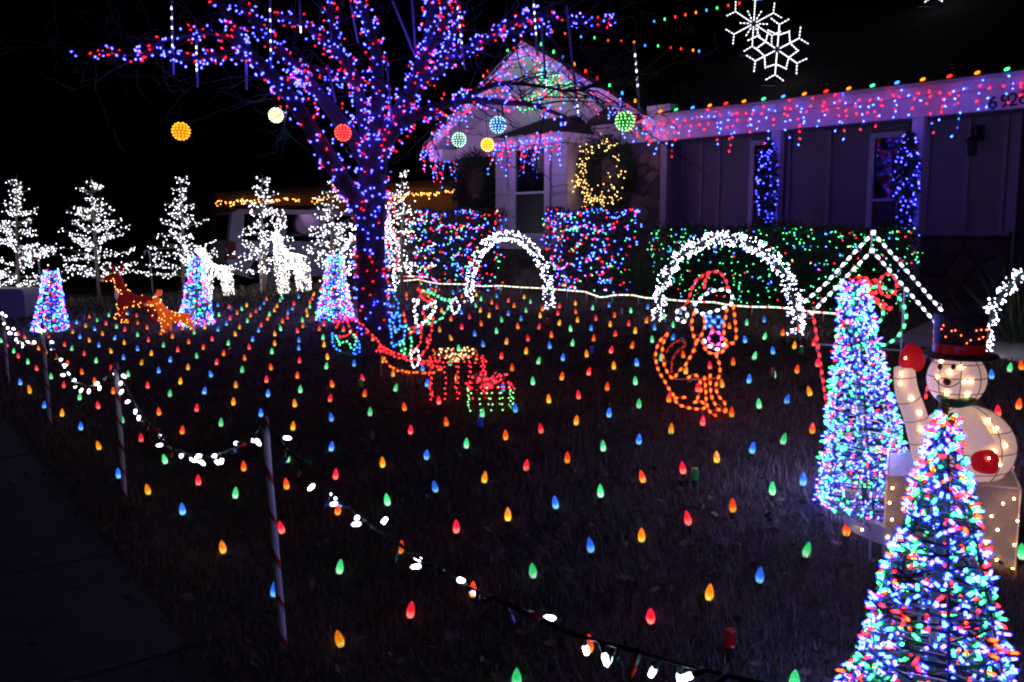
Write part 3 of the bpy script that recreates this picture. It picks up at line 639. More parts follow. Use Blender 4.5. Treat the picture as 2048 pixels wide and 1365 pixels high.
# wreaths
M_fir = [mat('dark artificial fir', (.02, .05, .025), .8), mat('mid artificial fir', (.035, .085, .04), .8)]
def wreath(label, px, py, rx_px, rz_px, bb, n, lit):
    a, z = onb(px, py, bb); t = thing('wreath', label, 'wreath', HP(a, bb, z)); d = HP(a, bb, z)[1]; Rz = rz_px * d / F * .74; Rx = Rz; tr = rz_px * d / F * .27
    P, D = [], []
    for k in range(n):
        an = random.uniform(0, 2 * math.pi); q = rnd3(); q = q / np.linalg.norm(q) * tr * random.random() ** .4; 
        base = HP(a + Rx * math.cos(an), bb - .1, z + Rz * math.sin(an)); u = HE * math.cos(an) + np.array([0, 0, math.sin(an)])
        p = base + u * q[0] + HN * q[1] * .7; P.append(p); D.append(u * q[0] / tr + HN * (q[1] / tr - .3) + rnd3(.5) + (HE * -math.sin(an) + np.array([0, 0, math.cos(an)])) * .8)
    leaves('needles', P, D, np.random.uniform(.06, .13, n), .011, M_fir, np.random.randint(0, 2, n), t)
    b = MB(); b.tube([HP(a + Rx * math.cos(k * .3142), bb - .08, z + Rz * math.sin(k * .3142)) for k in range(20)], .03, 6, closed=True); b.build('ring', M_wire, t)
    if lit:
        P, D = [], []
        for k in range(lit):
            an = random.uniform(0, 2 * math.pi); an = an if random.random() < .6 else -math.pi / 2 - .5 + random.gauss(0, .7)
            rr_ = 1 + random.gauss(0, .16) ; P.append(HP(a + Rx * rr_ * math.cos(an), bb - .1 - tr * random.uniform(.75, .95), z + Rz * rr_ * math.sin(an))); D.append(rnd3() - HN * .5)
        lamps(t, P, D, ['Y'] * lit, .032, .0095, name='light_bulbs')
wreath('large dark unlit wreath on the stone left of the bay window', 955, 368, 40, 68, .42, 2600, 0)
wreath('large green wreath with warm white lights on the stone right of the bay window', 1219, 348, 50, 74, .42, 3000, 175)
# blue swags on the posts
for px, lab in ((1545, 'blue lit evergreen swag hanging on the left porch post'), (1825, 'blue lit evergreen swag hanging on the right porch post')):
    yt, yb = (280, 462) if px < 1600 else (264, 462)
    a, zt_ = onb(px, yt, -.02); zb_ = onb(px, yb, -.02)[1]; t = thing('swag', lab, 'swag', HP(a, -.05, zt_), 'blue lit swags on the porch posts'); H = zt_ - zb_
    P, D, Q, E_ = [], [], [], []
    prof = lambda u: .03 + .118 * math.sin(math.pi * min(1, u * 1.0)) ** .8 * (1 if u < .55 else (1 - (u - .55) * .6))
    for k in range(2200):
        u = random.random(); an = random.uniform(0, 2 * math.pi); r_ = prof(u) * random.random() ** .5
        P.append(HP(a + r_ * math.cos(an), -.12 + r_ * .8 * math.sin(an), zt_ - H * u)); D.append(HE * math.cos(an) + HN * math.sin(an) + np.array([0, 0, -.9]) + rnd3(.5))
    leaves('needles', P, D, np.random.uniform(.05, .1, len(P)), .008, M_fir, np.random.randint(0, 2, len(P)), t)
    for k in range(85):
        u = random.uniform(.02, .98); an = random.uniform(0, 2 * math.pi); r_ = prof(u) * .97; Q.append(HP(a + r_ * math.cos(an), -.12 + r_ * .85 * math.sin(an), zt_ - H * u)); E_.append(HE * math.cos(an) + HN * math.sin(an) + rnd3(.3))
    lamps(t, Q, E_, ['b'] * 85, .026, .0115)
    b = MB(); b.tube([HP(a, -.1, zt_ + .12), HP(a, -.12, zb_ + .1)], .012, 5); b.build('stem', M_wire, t)
# ================================================================== HEDGES
M_leaf = [mat('dark hedge leaf', (.022, .04, .018), .6), mat('hedge leaf', (.035, .055, .024), .6)]
M_twig = mat('hedge twig', (.06, .045, .035), .9)
def hedge(label, P0, P1, depth, ztop, top_grow, nleaf, nl, cols, group, L=.04, r=.0088, base_in=.0, jig=.05):
    P0, P1 = np.array(P0), np.array(P1); u = unit((P1 - P0) * np.array([1, 1, 0])); v = np.array([-u[1], u[0], 0]); Ln = np.linalg.norm((P1 - P0)[:2]); zb_ = min(P0[2], P1[2]) - .05
    t = thing('hedge', label, 'hedge', (P0 + P1) / 2, group); H = ztop - zb_
    def pt(s, w, h):     # s along 0..1, w depth 0..1, h height 0..1
        g = 1 + top_grow * (h - 1); c = (P0 + P1) / 2; return np.array([c[0], c[1], zb_]) + u * (s - .5) * Ln * g + v * (.5 * depth + (w - .5) * depth * g) + np.array([0, 0, H * h]) + (u * math.sin(s * 9 + h * 7) + v * math.sin(s * 7.3 + h * 5 + 1) - v * .6 + np.array([0, 0, 1.]) * math.sin(s * 11.3 + w * 4) * h) * .035
    P, D = [], []
    for k in range(nleaf):
        f = random.random()
        if f < .5: s, w, h, nn_ = random.random(), 0, random.random(), -v
        elif f < .72: s, w, h, nn_ = random.random(), random.random(), 1, np.array([0, 0, 1.])
        elif f < .86: s, w, h, nn_ = 0, random.random(), random.random(), -u
        else: s, w, h, nn_ = 1, random.random(), random.random(), u
        P.append(pt(s, w, h) + nn_ * random.gauss(-.06, .05)); D.append(nn_ * .7 + rnd3(.7) + np.array([0, 0, .3]))
    for k in range(nleaf // 14):
        q = pt(random.random(), random.random() ** 2, 1); L_ = random.uniform(.05, .16)
        for j in range(5): P.append(q + np.array([random.gauss(0, .012), random.gauss(0, .012), L_ * j / 5 - .03])); D.append(rnd3(.7) + np.array([0, 0, .9]))
    nleaf = len(P)
    leaves('foliage', P, D, np.random.uniform(.03, .06, nleaf), np.random.uniform(.009, .016, nleaf), M_leaf, np.random.randint(0, 2, nleaf), t)
    b = MB(); core = [pt(s, w, h) for h in (.1, .9) for s, w in ((.12, .2), (.88, .2), (.88, .85), (.12, .85))]; b.add(core, [(0, 1, 5, 4), (1, 2, 6, 5), (2, 3, 7, 6), (3, 0, 4, 7), (4, 5, 6, 7), (0, 3, 2, 1)]); b.build('inner_growth', mat('hedge inside', (.012, .014, .009), 1), t)
    for k in range(5):
        mb = MB(); q = pt(.15 + .17 * k, .4, 0); mb.tube([q - np.array([0, 0, .1]), q + np.array([random.gauss(0, .03), 0, H * .3]), pt(.1 + .2 * k, .4, .6)], .015, 5); mb.build('stem', M_twig, t)
    ls = thing('net_lights', 'net of mini lights over the ' + label.replace(' tapering to its foot', '').replace('clipped ', ''), 'net lights', (P0 + P1) / 2 + np.array([0, 0, .01]), (group + ' lights') if group else None)
    P, D, Cc = [], [], []; wires = MB()
    for k in range(nl):
        f = random.random()
        if f < .66: s, w, h, nn_ = random.random(), 0, random.random() ** .9, -v
        elif f < .84: s, w, h, nn_ = random.random(), random.random() ** 1.5, 1, np.array([0, 0, 1.])
        elif f < .92: s, w, h, nn_ = 0, random.random(), random.random(), -u
        else: s, w, h, nn_ = 1, random.random(), random.random(), u
        if f < .66 and jig > .03 and random.random() < .55: h = min(1, max(0, round(h * 6) / 6 - .05 + .09 * math.sin(s * 6 + round(h * 6)) ** 2 + random.gauss(0, .015)))
        P.append(pt(s, w, h) + nn_ * random.uniform(.0, jig)); D.append(nn_ * .5 + rnd3(.8)); Cc.append(random.choice(cols))
    lamps(ls, P, D, Cc, L, r)
    for k in range(7):
        h0 = random.uniform(.15, .95); wires.tube([pt(s, 0, min(1, h0 + .07 * math.sin(s * 5 + k))) - v * .03 for s in np.linspace(0, 1, 9)], .003, 3)
    wires.build('wire', M_wire, ls)
    return t
def wpt(px, py, d=None): return at(px, py, d) if d else G(px, py)
hA, hB = at(826, 572, 14.2), at(974, 572, 13.3); ztop1 = at(900, 431, 13.8)[2]
hedge('square clipped hedge left of the bay window', hA, hB, .6, ztop1, .14, 3600, 430, 'BRGBRB', 'square hedges by the bay window')
hC, hD = at(1088, 572, 12.9), at(1240, 576, 12.2); ztop2 = at(1165, 430, 12.5)[2]
hedge('square clipped hedge right of the bay window tapering to its foot', hC, hD, .6, ztop2, .24, 3600, 450, 'BRGBRB', 'square hedges by the bay window')
hE, hF = at(1300, 600, 12.0), at(1768, 612, 9.3); ztop3 = .5 * (at(1300, 466, 12.0)[2] + at(1812, 466, 9.1)[2])
hedge('long low hedge below the porch', hE, hF, .7, ztop3, .0, 9000, 620, 'GGGGBRG', None, L=.02, r=.0072, jig=.02)
# grass clumps by the wall
M_straw = [mat('dry ornamental grass', (.16, .125, .07), .9), mat('green ornamental grass', (.06, .09, .035), .9)]
for px, py, h, n, mi, lab in ((972, 580, .42, 160, 0, 'clump of dry ornamental grass under the first arch at left'), (1062, 588, .48, 180, 0, 'clump of dry ornamental grass under the first arch at right'), (1290, 598, 1.0, 200, 1, 'tall green grass clump at the left end of the long hedge'), (2042, 690, .75, 200, 1, 'green spiky grass clump by the walkway at the right edge')):
    p = G(px, py); P, D = [], []
    for k in range(n): P.append(p + np.array([random.gauss(0, .08), random.gauss(0, .08), -.02])); D.append(np.array([random.gauss(0, .5), random.gauss(0, .5), 1.1]))
    o = leaves('ornamental_grass', P, D, np.random.uniform(.5, 1.1, n) * h, .007, M_straw, [mi] * n); del o['kind']; tag(o, lab, 'plant')
# ================================================================== BIG TREE
M_bark = mat('rough grey bark', (.085, .065, .058), .95, noise=.4, nscale=18, bump=1.0, bscale=30)
M_twg = mat('dark bare twig', (.07, .055, .05), .9)
tb = G(752, 670)
tree = thing('bare_tree', 'large bare spreading tree wrapped in red and blue lights in the lawn', 'tree', tb)
tl = thing('wrapped_lights', 'red and blue mini lights wrapped round the trunk and limbs of the bare tree', 'string lights', tb + np.array([0, 0, .02]))
BR = {  # (px, py, depth, radius in px at that depth)
 'trunk': [(750, 690, 9.65, 40), (748, 655, 9.65, 32), (743, 600, 9.65, 29), (741, 500, 9.65, 28), (741, 420, 9.65, 29), (745, 350, 9.65, 29), (750, 300, 9.65, 27), (752, 268, 9.65, 20)],
 'b1': [(735, 425, 9.62, 30), (700, 385, 9.5, 27), (668, 335, 9.35, 24), (640, 285, 9.25, 22), (605, 232, 9.15, 21), (575, 185, 9.1, 20), (545, 150, 9.05, 17), (515, 122, 9.0, 14), (488, 98, 8.95, 12), (470, 62, 8.9, 10), (452, 30, 8.9, 9), (425, -20, 8.9, 8)],
 'b1a': [(515, 122, 9.0, 10), (470, 112, 8.95, 8), (420, 112, 8.9, 7), (365, 120, 8.8, 6), (320, 103, 8.75, 5), (272, 112, 8.7, 4), (225, 104, 8.7, 3.5), (170, 106, 8.7, 3), (135, 98, 8.7, 2.5)],
 'b1b': [(488, 98, 8.95, 8), (440, 66, 8.95, 7), (385, 68, 9.0, 6), (335, 78, 9.0, 5), (300, 95, 9.0, 3)],
 'b2': [(738, 335, 9.6, 24), (705, 275, 9.7, 21), (672, 232, 9.75, 19), (640, 192, 9.8, 18), (605, 150, 9.85, 16), (570, 112, 9.9, 14), (540, 82, 9.9, 13), (515, 50, 9.95, 11), (490, 18, 10, 10), (470, -20, 10, 9)],
 'b2a': [(600, 145, 9.85, 9), (612, 160, 9.6, 8), (590, 150, 9.4, 7), (578, 178, 9.3, 6), (575, 200, 9.3, 4)],
 'b3': [(742, 305, 9.65, 22), (728, 245, 9.9, 19), (718, 185, 10.0, 17), (700, 135, 10.1, 15), (676, 108, 10.15, 14), (650, 82, 10.2, 12), (612, 52, 10.2, 10), (580, 34, 10.2, 8), (548, 36, 10.2, 5)],
 'b3a': [(676, 108, 10.15, 10), (668, 70, 10.2, 9), (660, 30, 10.3, 8), (664, -20, 10.3, 7)],
 'b3b': [(718, 170, 10, 9), (690, 158, 9.8, 8), (665, 160, 9.7, 7), (640, 140, 9.6, 5)],
 'b4': [(752, 290, 9.65, 22), (755, 220, 9.5, 19), (757, 160, 9.45, 17), (752, 100, 9.4, 15), (738, 50, 9.35, 13), (722, 15, 9.35, 11), (712, -20, 9.3, 10)],
 'b5': [(760, 295, 9.65, 24), (785, 245, 9.75, 21), (815, 195, 9.85, 19), (838, 145, 9.9, 17), (852, 95, 10, 15), (862, 45, 10, 13), (868, -20, 10, 12)],
 'b5a': [(850, 110, 10, 10), (880, 75, 9.8, 9), (892, 35, 9.7, 8), (888, -20, 9.6, 7)],
 'b5b': [(880, 120, 9.9, 8), (905, 80, 9.8, 7), (912, 40, 9.8, 6), (918, -10, 9.8, 6)],
 'b6': [(828, 172, 9.9, 17), (868, 142, 10, 15), (910, 112, 10.05, 14), (955, 88, 10.1, 12), (1000, 62, 10.1, 10), (1040, 40, 10.1, 9), (1075, 28, 10.1, 8), (1110, 35, 10.1, 6), (1165, 45, 10.1, 4), (1230, 40, 10.1, 3)],
 'b6a': [(1000, 62, 10.1, 7), (1040, 66, 10, 6), (1075, 55, 10, 5), (1100, 62, 10, 4)],
 'b7': [(772, 285, 9.6, 22), (800, 248, 9.4, 18), (838, 226, 9.25, 15), (880, 214, 9.1, 13), (925, 200, 9.0, 11), (970, 202, 8.9, 10), (1015, 206, 8.8, 8), (1060, 208, 8.7, 6), (1100, 222, 8.6, 5), (1140, 238, 8.6, 3)],
 'b7a': [(925, 200, 9.0, 9), (960, 180, 8.9, 8), (1000, 166, 8.8, 7), (1032, 168, 8.75, 5)],
 'b7b': [(1032, 168, 8.75, 5), (1080, 172, 8.6, 4), (1140, 185, 8.5, 3.5), (1200, 170, 8.4, 3), (1270, 150, 8.4, 2)],
 'b7c': [(860, 232, 9.2, 8), (900, 240, 9.1, 7), (860, 262, 9.1, 5)],
}
LP, LD, LC = [], [], []
tips = []
for nm, pts in BR.items():
    P3 = [at(x, y, d) for x, y, d, r in pts]; R3 = [r * d / F * (1 if nm == 'trunk' else .72) for x, y, d, r in pts]
    if nm == 'trunk': P3[0] = P3[0] - np.array([0, 0, .1])
    Q = smoothp(P3, 1); idx = np.linspace(0, len(P3) - 1, len(Q)); RR = np.interp(idx, range(len(R3)), R3)
    RR = [r * random.uniform(.95, 1.05) for r in RR]
    b = MB(); b.tube(Q, RR, 12 if max(R3) > .08 else 8); b.build('trunk' if nm == 'trunk' else 'limb', M_bark, tree, smooth=True)
    tips.append((Q, RR))
    # lights wrapped along
    dens = 200 if nm == 'trunk' else 230
    if nm in ('b1', 'b2'): dens = 170
    if nm in ('b7b',): dens = 0
    if nm == 'b2a': dens = 450
    for i in range(len(Q) - 1):
        sg = Q[i + 1] - Q[i]; Ls = np.linalg.norm(sg); r = (RR[i] + RR[i + 1]) / 2 + .012
        if nm == 'trunk' and Q[i][2] > 2.6: dens = 200
        n = np.random.poisson(dens * Ls * 2 * math.pi * r * 0.62 + (Ls / .065 if (dens and r < .09) else 0))
        tdir = sg / Ls; h = np.array([0, 0, 1.]) if abs(tdir[2]) < .9 else np.array([1., 0, 0]); u = np.cross(tdir, h); u /= np.linalg.norm(u); w = np.cross(tdir, u)
        for k in range(n):
            an = random.uniform(0, 2 * math.pi); o_ = math.cos(an) * u + math.sin(an) * w
            LP.append(Q[i] + sg * random.random() + o_ * (r + random.uniform(0, .02 if r > .1 else .05))); LD.append(o_ * .6 + rnd3(.7)); LC.append('b' if random.random() < .69 else 'r2')
MG['r2'] = pair('small red tree lamp', (1, .006, .02), 1.1, (1, .012, .03), 2.8)
lamps(tl, LP, LD, LC, .034, .0088)
# bare twigs
tw = MB(); random.seed(11)
def twig(p, d, L, r, depth, drp):
    pts = [p]; q = p.copy(); dd = d.copy(); n = 4
    for k in range(n):
        dd = unit(dd + rnd3(.2) + np.array([0, 0, drp])); q = q + dd * L / n; pts.append(q.copy())
        if depth and k >= 1 and random.random() < .75: twig(q, unit(dd + rnd3(.55)), L * random.uniform(.45, .7), r * .6, depth - 1, drp)
    tw.tube(pts, [r * (1 - .7 * k / n) for k in range(n + 1)], 4, cap=False)
for (Q, RR), nm in zip(tips, BR):
    if nm == 'trunk': continue
    n = {'b7b': 20, 'b7': 12, 'b7a': 10, 'b7c': 4, 'b6': 18, 'b1a': 14, 'b1b': 14, 'b1': 12}.get(nm, 8)
    for k in range(n):
        i = random.randint(len(Q) // 3, len(Q) - 1); t = unit(Q[min(i + 1, len(Q) - 1)] - Q[max(0, i - 1)]); twig(Q[i], unit(t + rnd3(.6)), random.uniform(.35, .95), .0095, 2, -.005 if nm[:2] == 'b7' else .03)
o = tw.build('twigs', M_twg, tree, stuff=True)
random.seed(5)
# wire hoops of green string on the trunk
b = MB()
for z0 in (.75, 1.05, 1.3, 1.55, 1.95, 2.3): b.tube([at(745, 640, 9.65) * np.array([1, 1, 0]) + np.array([.255 * math.cos(t), .255 * math.sin(t), z0 + .25 * t / 6.28]) for t in np.linspace(0, 6.28, 24)], .004, 4)
b.build('wire', M_wire, tl)
# light balls
BALL = [(362, 263, 17, 'O', 'glowing orange light ball hanging far left', 9.8, (340, -30)), (552, 231, 14, 'W', 'pale yellow white light ball hanging by the left limb', 9.4, (553, 150)), (570, 269, 11, 'T', 'dark unlit teal light ball hanging below the pale yellow one', 9.9, (575, 195)), (686, 266, 16, 'R', 'glowing red light ball hanging left of the trunk', 9.2, (690, 245)),
        (918, 280, 14, 'G', 'teal light ball with white beads in front of the left gable eave', 9.0, (925, 205)), (975, 290, 13, 'Y', 'glowing yellow light ball at the left edge of the bay roof', 8.9, (970, 205)), (996, 250, 16, 'B', 'blue light ball hanging above the bay roof', 8.8, (995, 205)), (1250, 243, 19, 'E', 'green light ball hanging at the right gable eave', 8.5, (1248, 150))]
BC = {'O': ((1, .16, .005), 1.0, (1, .38, .02), 2.5), 'W': ((1, .62, .25), 1.3, (1, .9, .55), 3), 'T': ((.0, .012, .01), .25, (0, .03, .025), .3), 'R': ((1, .012, .03), .85, (1, .1, .09), 2.2), 'G': ((.01, .18, .22), .45, (.6, 1, .75), 2.2), 'Y': ((1, .33, .01), 1.2, (1, .65, .12), 2.6), 'B': ((.01, .12, .6), .5, (.35, .7, 1), 2.2), 'E': ((.01, .30, .03), .55, (.4, 1, .35), 2.2)}
for px, py, r, k, lab, d, top in BALL:
    c = at(px, py, d); R = r * d / F; t = thing('light_ball', lab, 'light ball', c, 'light balls hanging in the bare tree'); col, s, hc_, hs = BC[k]
    b = MB(); b.ball(c, R * .95, 20, k=14); b.build('ball', glow('ball shell ' + k, col, s), t, smooth=True)
    b = MB(); nrow = 9
    for i in range(1, nrow):
        th = math.pi * i / nrow; m_ = max(4, int(16 * math.sin(th)))
        for j in range(m_): a = 2 * math.pi * (j + .5 * (i % 2)) / m_; b.ball(c + R * .98 * np.array([math.sin(th) * math.cos(a), math.sin(th) * math.sin(a), math.cos(th)]), R * .085, 5, k=4)
    b.build('beads', glow('ball bead ' + k, hc_, hs), t, stuff=True)
    b = MB(); b.tube([c + np.array([0, 0, R * .95]), at(*top, d + .05)], .0035, 3); b.build('cord', M_blk, t)
# meteor tubes
M_tube = mat('clear frosted tube', (.45, .42, .6), .25)
for i, (x0, y0, x1, y1, lit, d) in enumerate(((343, -12, 347, 150, 1, 9.0), (393, 78, 395, 175, 1, 8.9), (492, 120, 493, 180, 0, 9.0), (540, -10, 543, 162, 1, 9.1), (598, -10, 602, 65, 2, 9.3), (655, 130, 671, 206, 0, 9.4), (698, -10, 716, 88, 0, 9.6), (772, 114, 784, 246, 0, 9.3), (780, -10, 829, 110, 0, 9.9), (823, -10, 831, 102, 0, 9.8), (912, -10, 930, 140, 1, 9.7), (1066, -10, 1075, 112, 1, 9.5), (1083, 52, 1093, 178, 2, 9.0), (1133, 12, 1156, 226, 2, 9.0), (1268, 88, 1279, 218, 1, 8.6))):
    A, B = at(x0, y0, d), at(x1, y1, d)
    words = ['far left', 'second from the left, short', 'third from the left, short and dark', 'long over the left limb', 'with a bright tip above the left limb', 'dark beside the left limb', 'dark left of the central limb', 'dark right of the trunk top', 'slanting right of the trunk top', 'upright meeting the slanting one', 'with bright beads between two right limbs', 'with bright beads by the right limb end', 'with a bright tip over the holly', 'long with a bright tip over the gable', 'over the right gable eave']
    t = thing('meteor_tube', 'clear hanging light tube ' + words[i], 'light tube', (A + B) / 2, 'hanging light tubes in the bare tree')
    b = MB(); b.tube([A, B], .0125, 8); b.build('tube', M_tube, t)
    b = MB(); b.tube([A, A + np.array([0, 0, .18])], .003, 3); b.build('cord', M_blk, t)
    L_ = B - A; k = MB(); us = {1: [.18, .3, .42, .54, .64], 2: [.99, .94, .88], 0: []}[lit]
    for u in us: k.ball(A + L_ * u - np.array([0, .012, 0]), .0105, 6, k=5, sc=(.8, .8, 1.6))
    if us: k.build('beads', glow('white tube bead', (.95, .93, 1), 2.2), t)
# ================================================================== WHITE LIGHT TREES
M_need = [mat('grey green sparse needles', (.05, .07, .05), .8), mat('pale green needles', (.08, .10, .07), .8)]
M_trk = mat('thin tan trunk', (.22, .17, .11), .9, noise=.2)
def white_tree(px, top, base, d, hw, lab, n=420, seed=1, flip=0):
    random.seed(seed); np.random.seed(seed)
    A = at(px, base, d); A[2] = gz(A[0], A[1]); B = at(px - flip, top, d); H = B[2] - A[2]; R = hw * d / F
    t = thing('white_light_tree', lab, 'lit tree', A, 'white lit trees along the driveway')
    b = MB(); b.tube([A - np.array([0, 0, .1]), A + (B - A) * .3 + rnd3(.02), A + (B - A) * .65 + rnd3(.02), B], [.035, .03, .02, .006], 7); b.build('trunk', M_trk, t)
    br = MB(); P, D, NP, ND = [], [], [], []; z = .20; 
    while z < .985:
        u = (z - .2) / .8; Lb = R * (1.0 - u) ** .75 * 1.22 + .06; nb_ = 7 if u < .7 else 5
        for k in range(nb_):
            an = random.uniform(0, 2 * math.pi); ll = Lb * random.choice((.55, .8, 1.0, 1.12)) * random.uniform(.9, 1.05); p0 = A + (B - A) * (z + random.uniform(-.02, .02)); d0 = unit(np.array([math.cos(an), math.sin(an), random.uniform(-.12, .42)]))
            p1 = p0 + d0 * ll * .6; p2 = p0 + d0 * ll + np.array([0, 0, random.uniform(.0, .1) * ll]); br.tube([p0, p1, p2], [.008, .006, .003], 4, cap=False)
            m = max(3, int(ll / .043))
            for q in range(m):
                s = random.uniform(.08, 1) ** .75; pp_ = p0 + (p1 - p0) * min(1, s / .6) if s < .6 else p1 + (p2 - p1) * (s - .6) / .4
                P.append(pp_ + rnd3(.024)); D.append(rnd3())
            for q in range(int(14 + ll * 26)):
                s = random.random(); pp_ = p0 + (p2 - p0) * s; NP.append(pp_); ND.append(d0 * .8 + rnd3(.7))
        z += .07 + .012 * random.random()
    br.build('branches', M_trk, t, stuff=True); leaves('needles', NP, ND, np.random.uniform(.04, .09, len(NP)), .004, M_need, np.random.randint(0, 2, len(NP)), t)
    lamps(t, P, D, ['T'] * len(P), .024, .0088)
white_tree(33, 350, 583, 15.6, 74, 'white lit tree at the far left cut by the picture edge', seed=21)
white_tree(200, 353, 602, 15.9, 68, 'white lit tree second from the left behind the red deer', seed=22, flip=18)
white_tree(366, 355, 590, 15.0, 58, 'white lit tree behind the first reindeer', seed=23, flip=6)
white_tree(528, 350, 588, 14.5, 54, 'white lit tree behind the antlered reindeer in front of the van', seed=24, flip=4)
white_tree(664, 357, 585, 13.9, 50, 'white lit tree just left of the big trunk', seed=25)
white_tree(803, 340, 578, 13.2, 52, 'white lit tree just right of the big trunk', seed=26)
random.seed(9); np.random.seed(9)
# ================================================================== CONE TREES
def cone_tree(px, top, base, hw_b, hw_t, lab, n, L, r, cols, single, d=None, wires=26, zigs=1.0, group='multicolour lit cone trees', lean=0):
    A = G(px, base) if d is None else at(px, base, d)
    if d is not None: A[2] = gz(A[0], A[1])
    dd = A[1]; B = at(px + lean, top, dd); LX = np.array([1., 0, 0]) * (B[0] - A[0]); H = B[2] - A[2]; Rb, Rt = hw_b * dd / F, hw_t * dd / F
    t = thing('cone_tree', lab, 'lit cone tree', A, group)
    w = MB(); N_ = 700 if single else 300
    rad = lambda u: Rb + (Rt - Rb) * u ** .9
    sp = [A + np.array([rad(u) * math.cos(u * wires * 6.283), rad(u) * math.sin(u * wires * 6.283), H * u + .012 * math.sin(u * 190 + 2 * math.sin(u * 37))]) + LX * u + rnd3(.007) for u in np.linspace(0.01, 1, N_)]
    w.tube(sp, .0035, 3); sp = [A + np.array([rad(u) * .97 * math.cos(-u * wires * .7 * 6.283 + 1), rad(u) * .97 * math.sin(-u * wires * .7 * 6.283 + 1), H * u + .02 * math.sin(u * 120)]) + LX * u + rnd3(.008) for u in np.linspace(0.01, 1, N_)]
    w.tube(sp, .0035, 3); w.build('wire', M_wire, t)
    f = MB()
    for k in range(6):
        an = k * math.pi / 3 + .3; f.tube([A + np.array([Rb * .95 * math.cos(an), Rb * .95 * math.sin(an), -.05]), A + np.array([Rt * .9 * math.cos(an), Rt * .9 * math.sin(an), H]) + LX], .005, 5)
    f.tube([A + np.array([Rb * .95 * math.cos(a_), Rb * .95 * math.sin(a_), .02]) for a_ in np.linspace(0, 6.283, 20)], .005, 4); f.tube([A - np.array([0, 0, .1]), A + LX + np.array([0, 0, H])], .012, 6); f.build('frame', M_wire, t)
    P, D, Cc = [], [], []
    for k in range(n):
        u = random.random() ** 1.3; an = random.uniform(0, 6.283); o_ = np.array([math.cos(an), math.sin(an), 0]); P.append(A + o_ * rad(u) * random.uniform(.9, 1.06) + np.array([0, 0, H * u + .01]) + LX * u); D.append(o_ * random.uniform(.2, 1) + rnd3(.55)); Cc.append(random.choice(cols))
    lamps(t, P, D, Cc, L, r, single=single, table=CONE)
    ld = bpy.data.lights.new('cone_fill', 'POINT'); ld.energy = (5 if base > 1200 else 24) if single else 7; ld.color = (.58, .46, 1.0); ld.shadow_soft_size = Rb * .7     # added point lamp inside, throws extra cone light onto the lawn
    lo_ = bpy.data.objects.new('cone_fill', ld); COL.objects.link(lo_); lo_.parent = t; lo_.location = (float(LX[0]) * .35, 0, float(H) * .36)
    return A, H
CM = 'VBGRBBGVRB'
cone_tree(102, 541, 662, 33, 11, 'small multicolour cone tree at the left with white fence lights below', 620, .03, .0085, CM, 0)
cone_tree(393, 514, 652, 33, 11, 'small multicolour cone tree behind the orange fawn', 640, .03, .0085, CM, 0)
cone_tree(670, 512, 640, 38, 11, 'small multicolour cone tree beside the big trunk', 720, .028, .0082, CM, 0)
cone_tree(1735, 570, 1012, 98, 20, 'tall multicolour cone tree in front of the lit doghouse', 1900, .026, .0038, 'VBGVBGRBVB', 300, wires=40, lean=-28)
cone_tree(1852, 840, 1530, 214, 12, 'nearest multicolour cone tree in front of the snowman', 1250, .03, .0045, 'VBGVBGRBVGRBO', 300, wires=46, lean=40)
# ================================================================== ARCHES
def arch(lab, L_, R_, apex, n, Lb, r, th_px, seedv):
    A, B = G(*L_), G(*R_); d = (A[1] + B[1]) / 2; T = at(*apex, d); mid = (A + B) / 2; H = T[2] - mid[2]; t = thing('light_arch', lab, 'light arch', mid, 'white light arches over the lawn edge')
    C_ = [mid + (B - A) * .5 * (-math.cos(s)) * (1.0) + np.array([0, 0, 1]) * H * (math.sin(s) ** .8 if math.sin(s) > 0 else 0) + (A - mid) * 0 + np.array([0, 0, (A[2] - B[2]) * .5 * math.cos(s)]) for s in np.linspace(0, math.pi, 33)]
    C_[0] = C_[0] - np.array([0, 0, .08]); C_[-1] = C_[-1] - np.array([0, 0, .08])
    b = MB(); b.tube(C_, .018, 7); b.build('hoop', M_wire, t); rr_ = th_px * d / F * .5
    P, D = [], []; R = resample(C_, .004); T_ = len(R)
    for k in range(n):
        s = (k + random.random()) / n; p, tg = R[min(T_ - 1, int(s * T_))]; s_an = random.uniform(0, 6.283) if random.random() < .6 else s * 14 * 6.283 + random.gauss(0, .6); h = np.array([0, 1., 0]); u = np.cross(tg, h); u /= np.linalg.norm(u); w = np.cross(tg, u); o_ = math.cos(s_an) * u + math.sin(s_an) * w
        if s < .03 or s > .97: continue
        P.append(p + o_ * random.uniform(.3, .85) * rr_); D.append(o_ + tg * random.uniform(-.7, .7) + rnd3(.35))
    lamps(t, P, D, ['V2' if random.random() < .65 else 'W' for _ in P], Lb, r, table=dict(MG, V2=pair('lilac white mini lamp', (.3, .22, 1), 2, (.78, .75, 1), 8)))
arch('white light arch in front of the bay window', (938, 606), (1098, 620), (1018, 472), 560, .028, .0042, 24, 1)
arch('white light arch behind the puppy figure', (1316, 644), (1592, 672), (1440, 478), 760, .026, .0036, 35, 2)
arch('white light arch cut by the right picture edge', (1966, 718), (2290, 740), (2130, 520), 600, .024, .0034, 35, 3)
arch('white light arch mostly hidden behind the big trunk', (686, 628), (797, 588), (742, 440), 420, .034, .006, 24, 4)
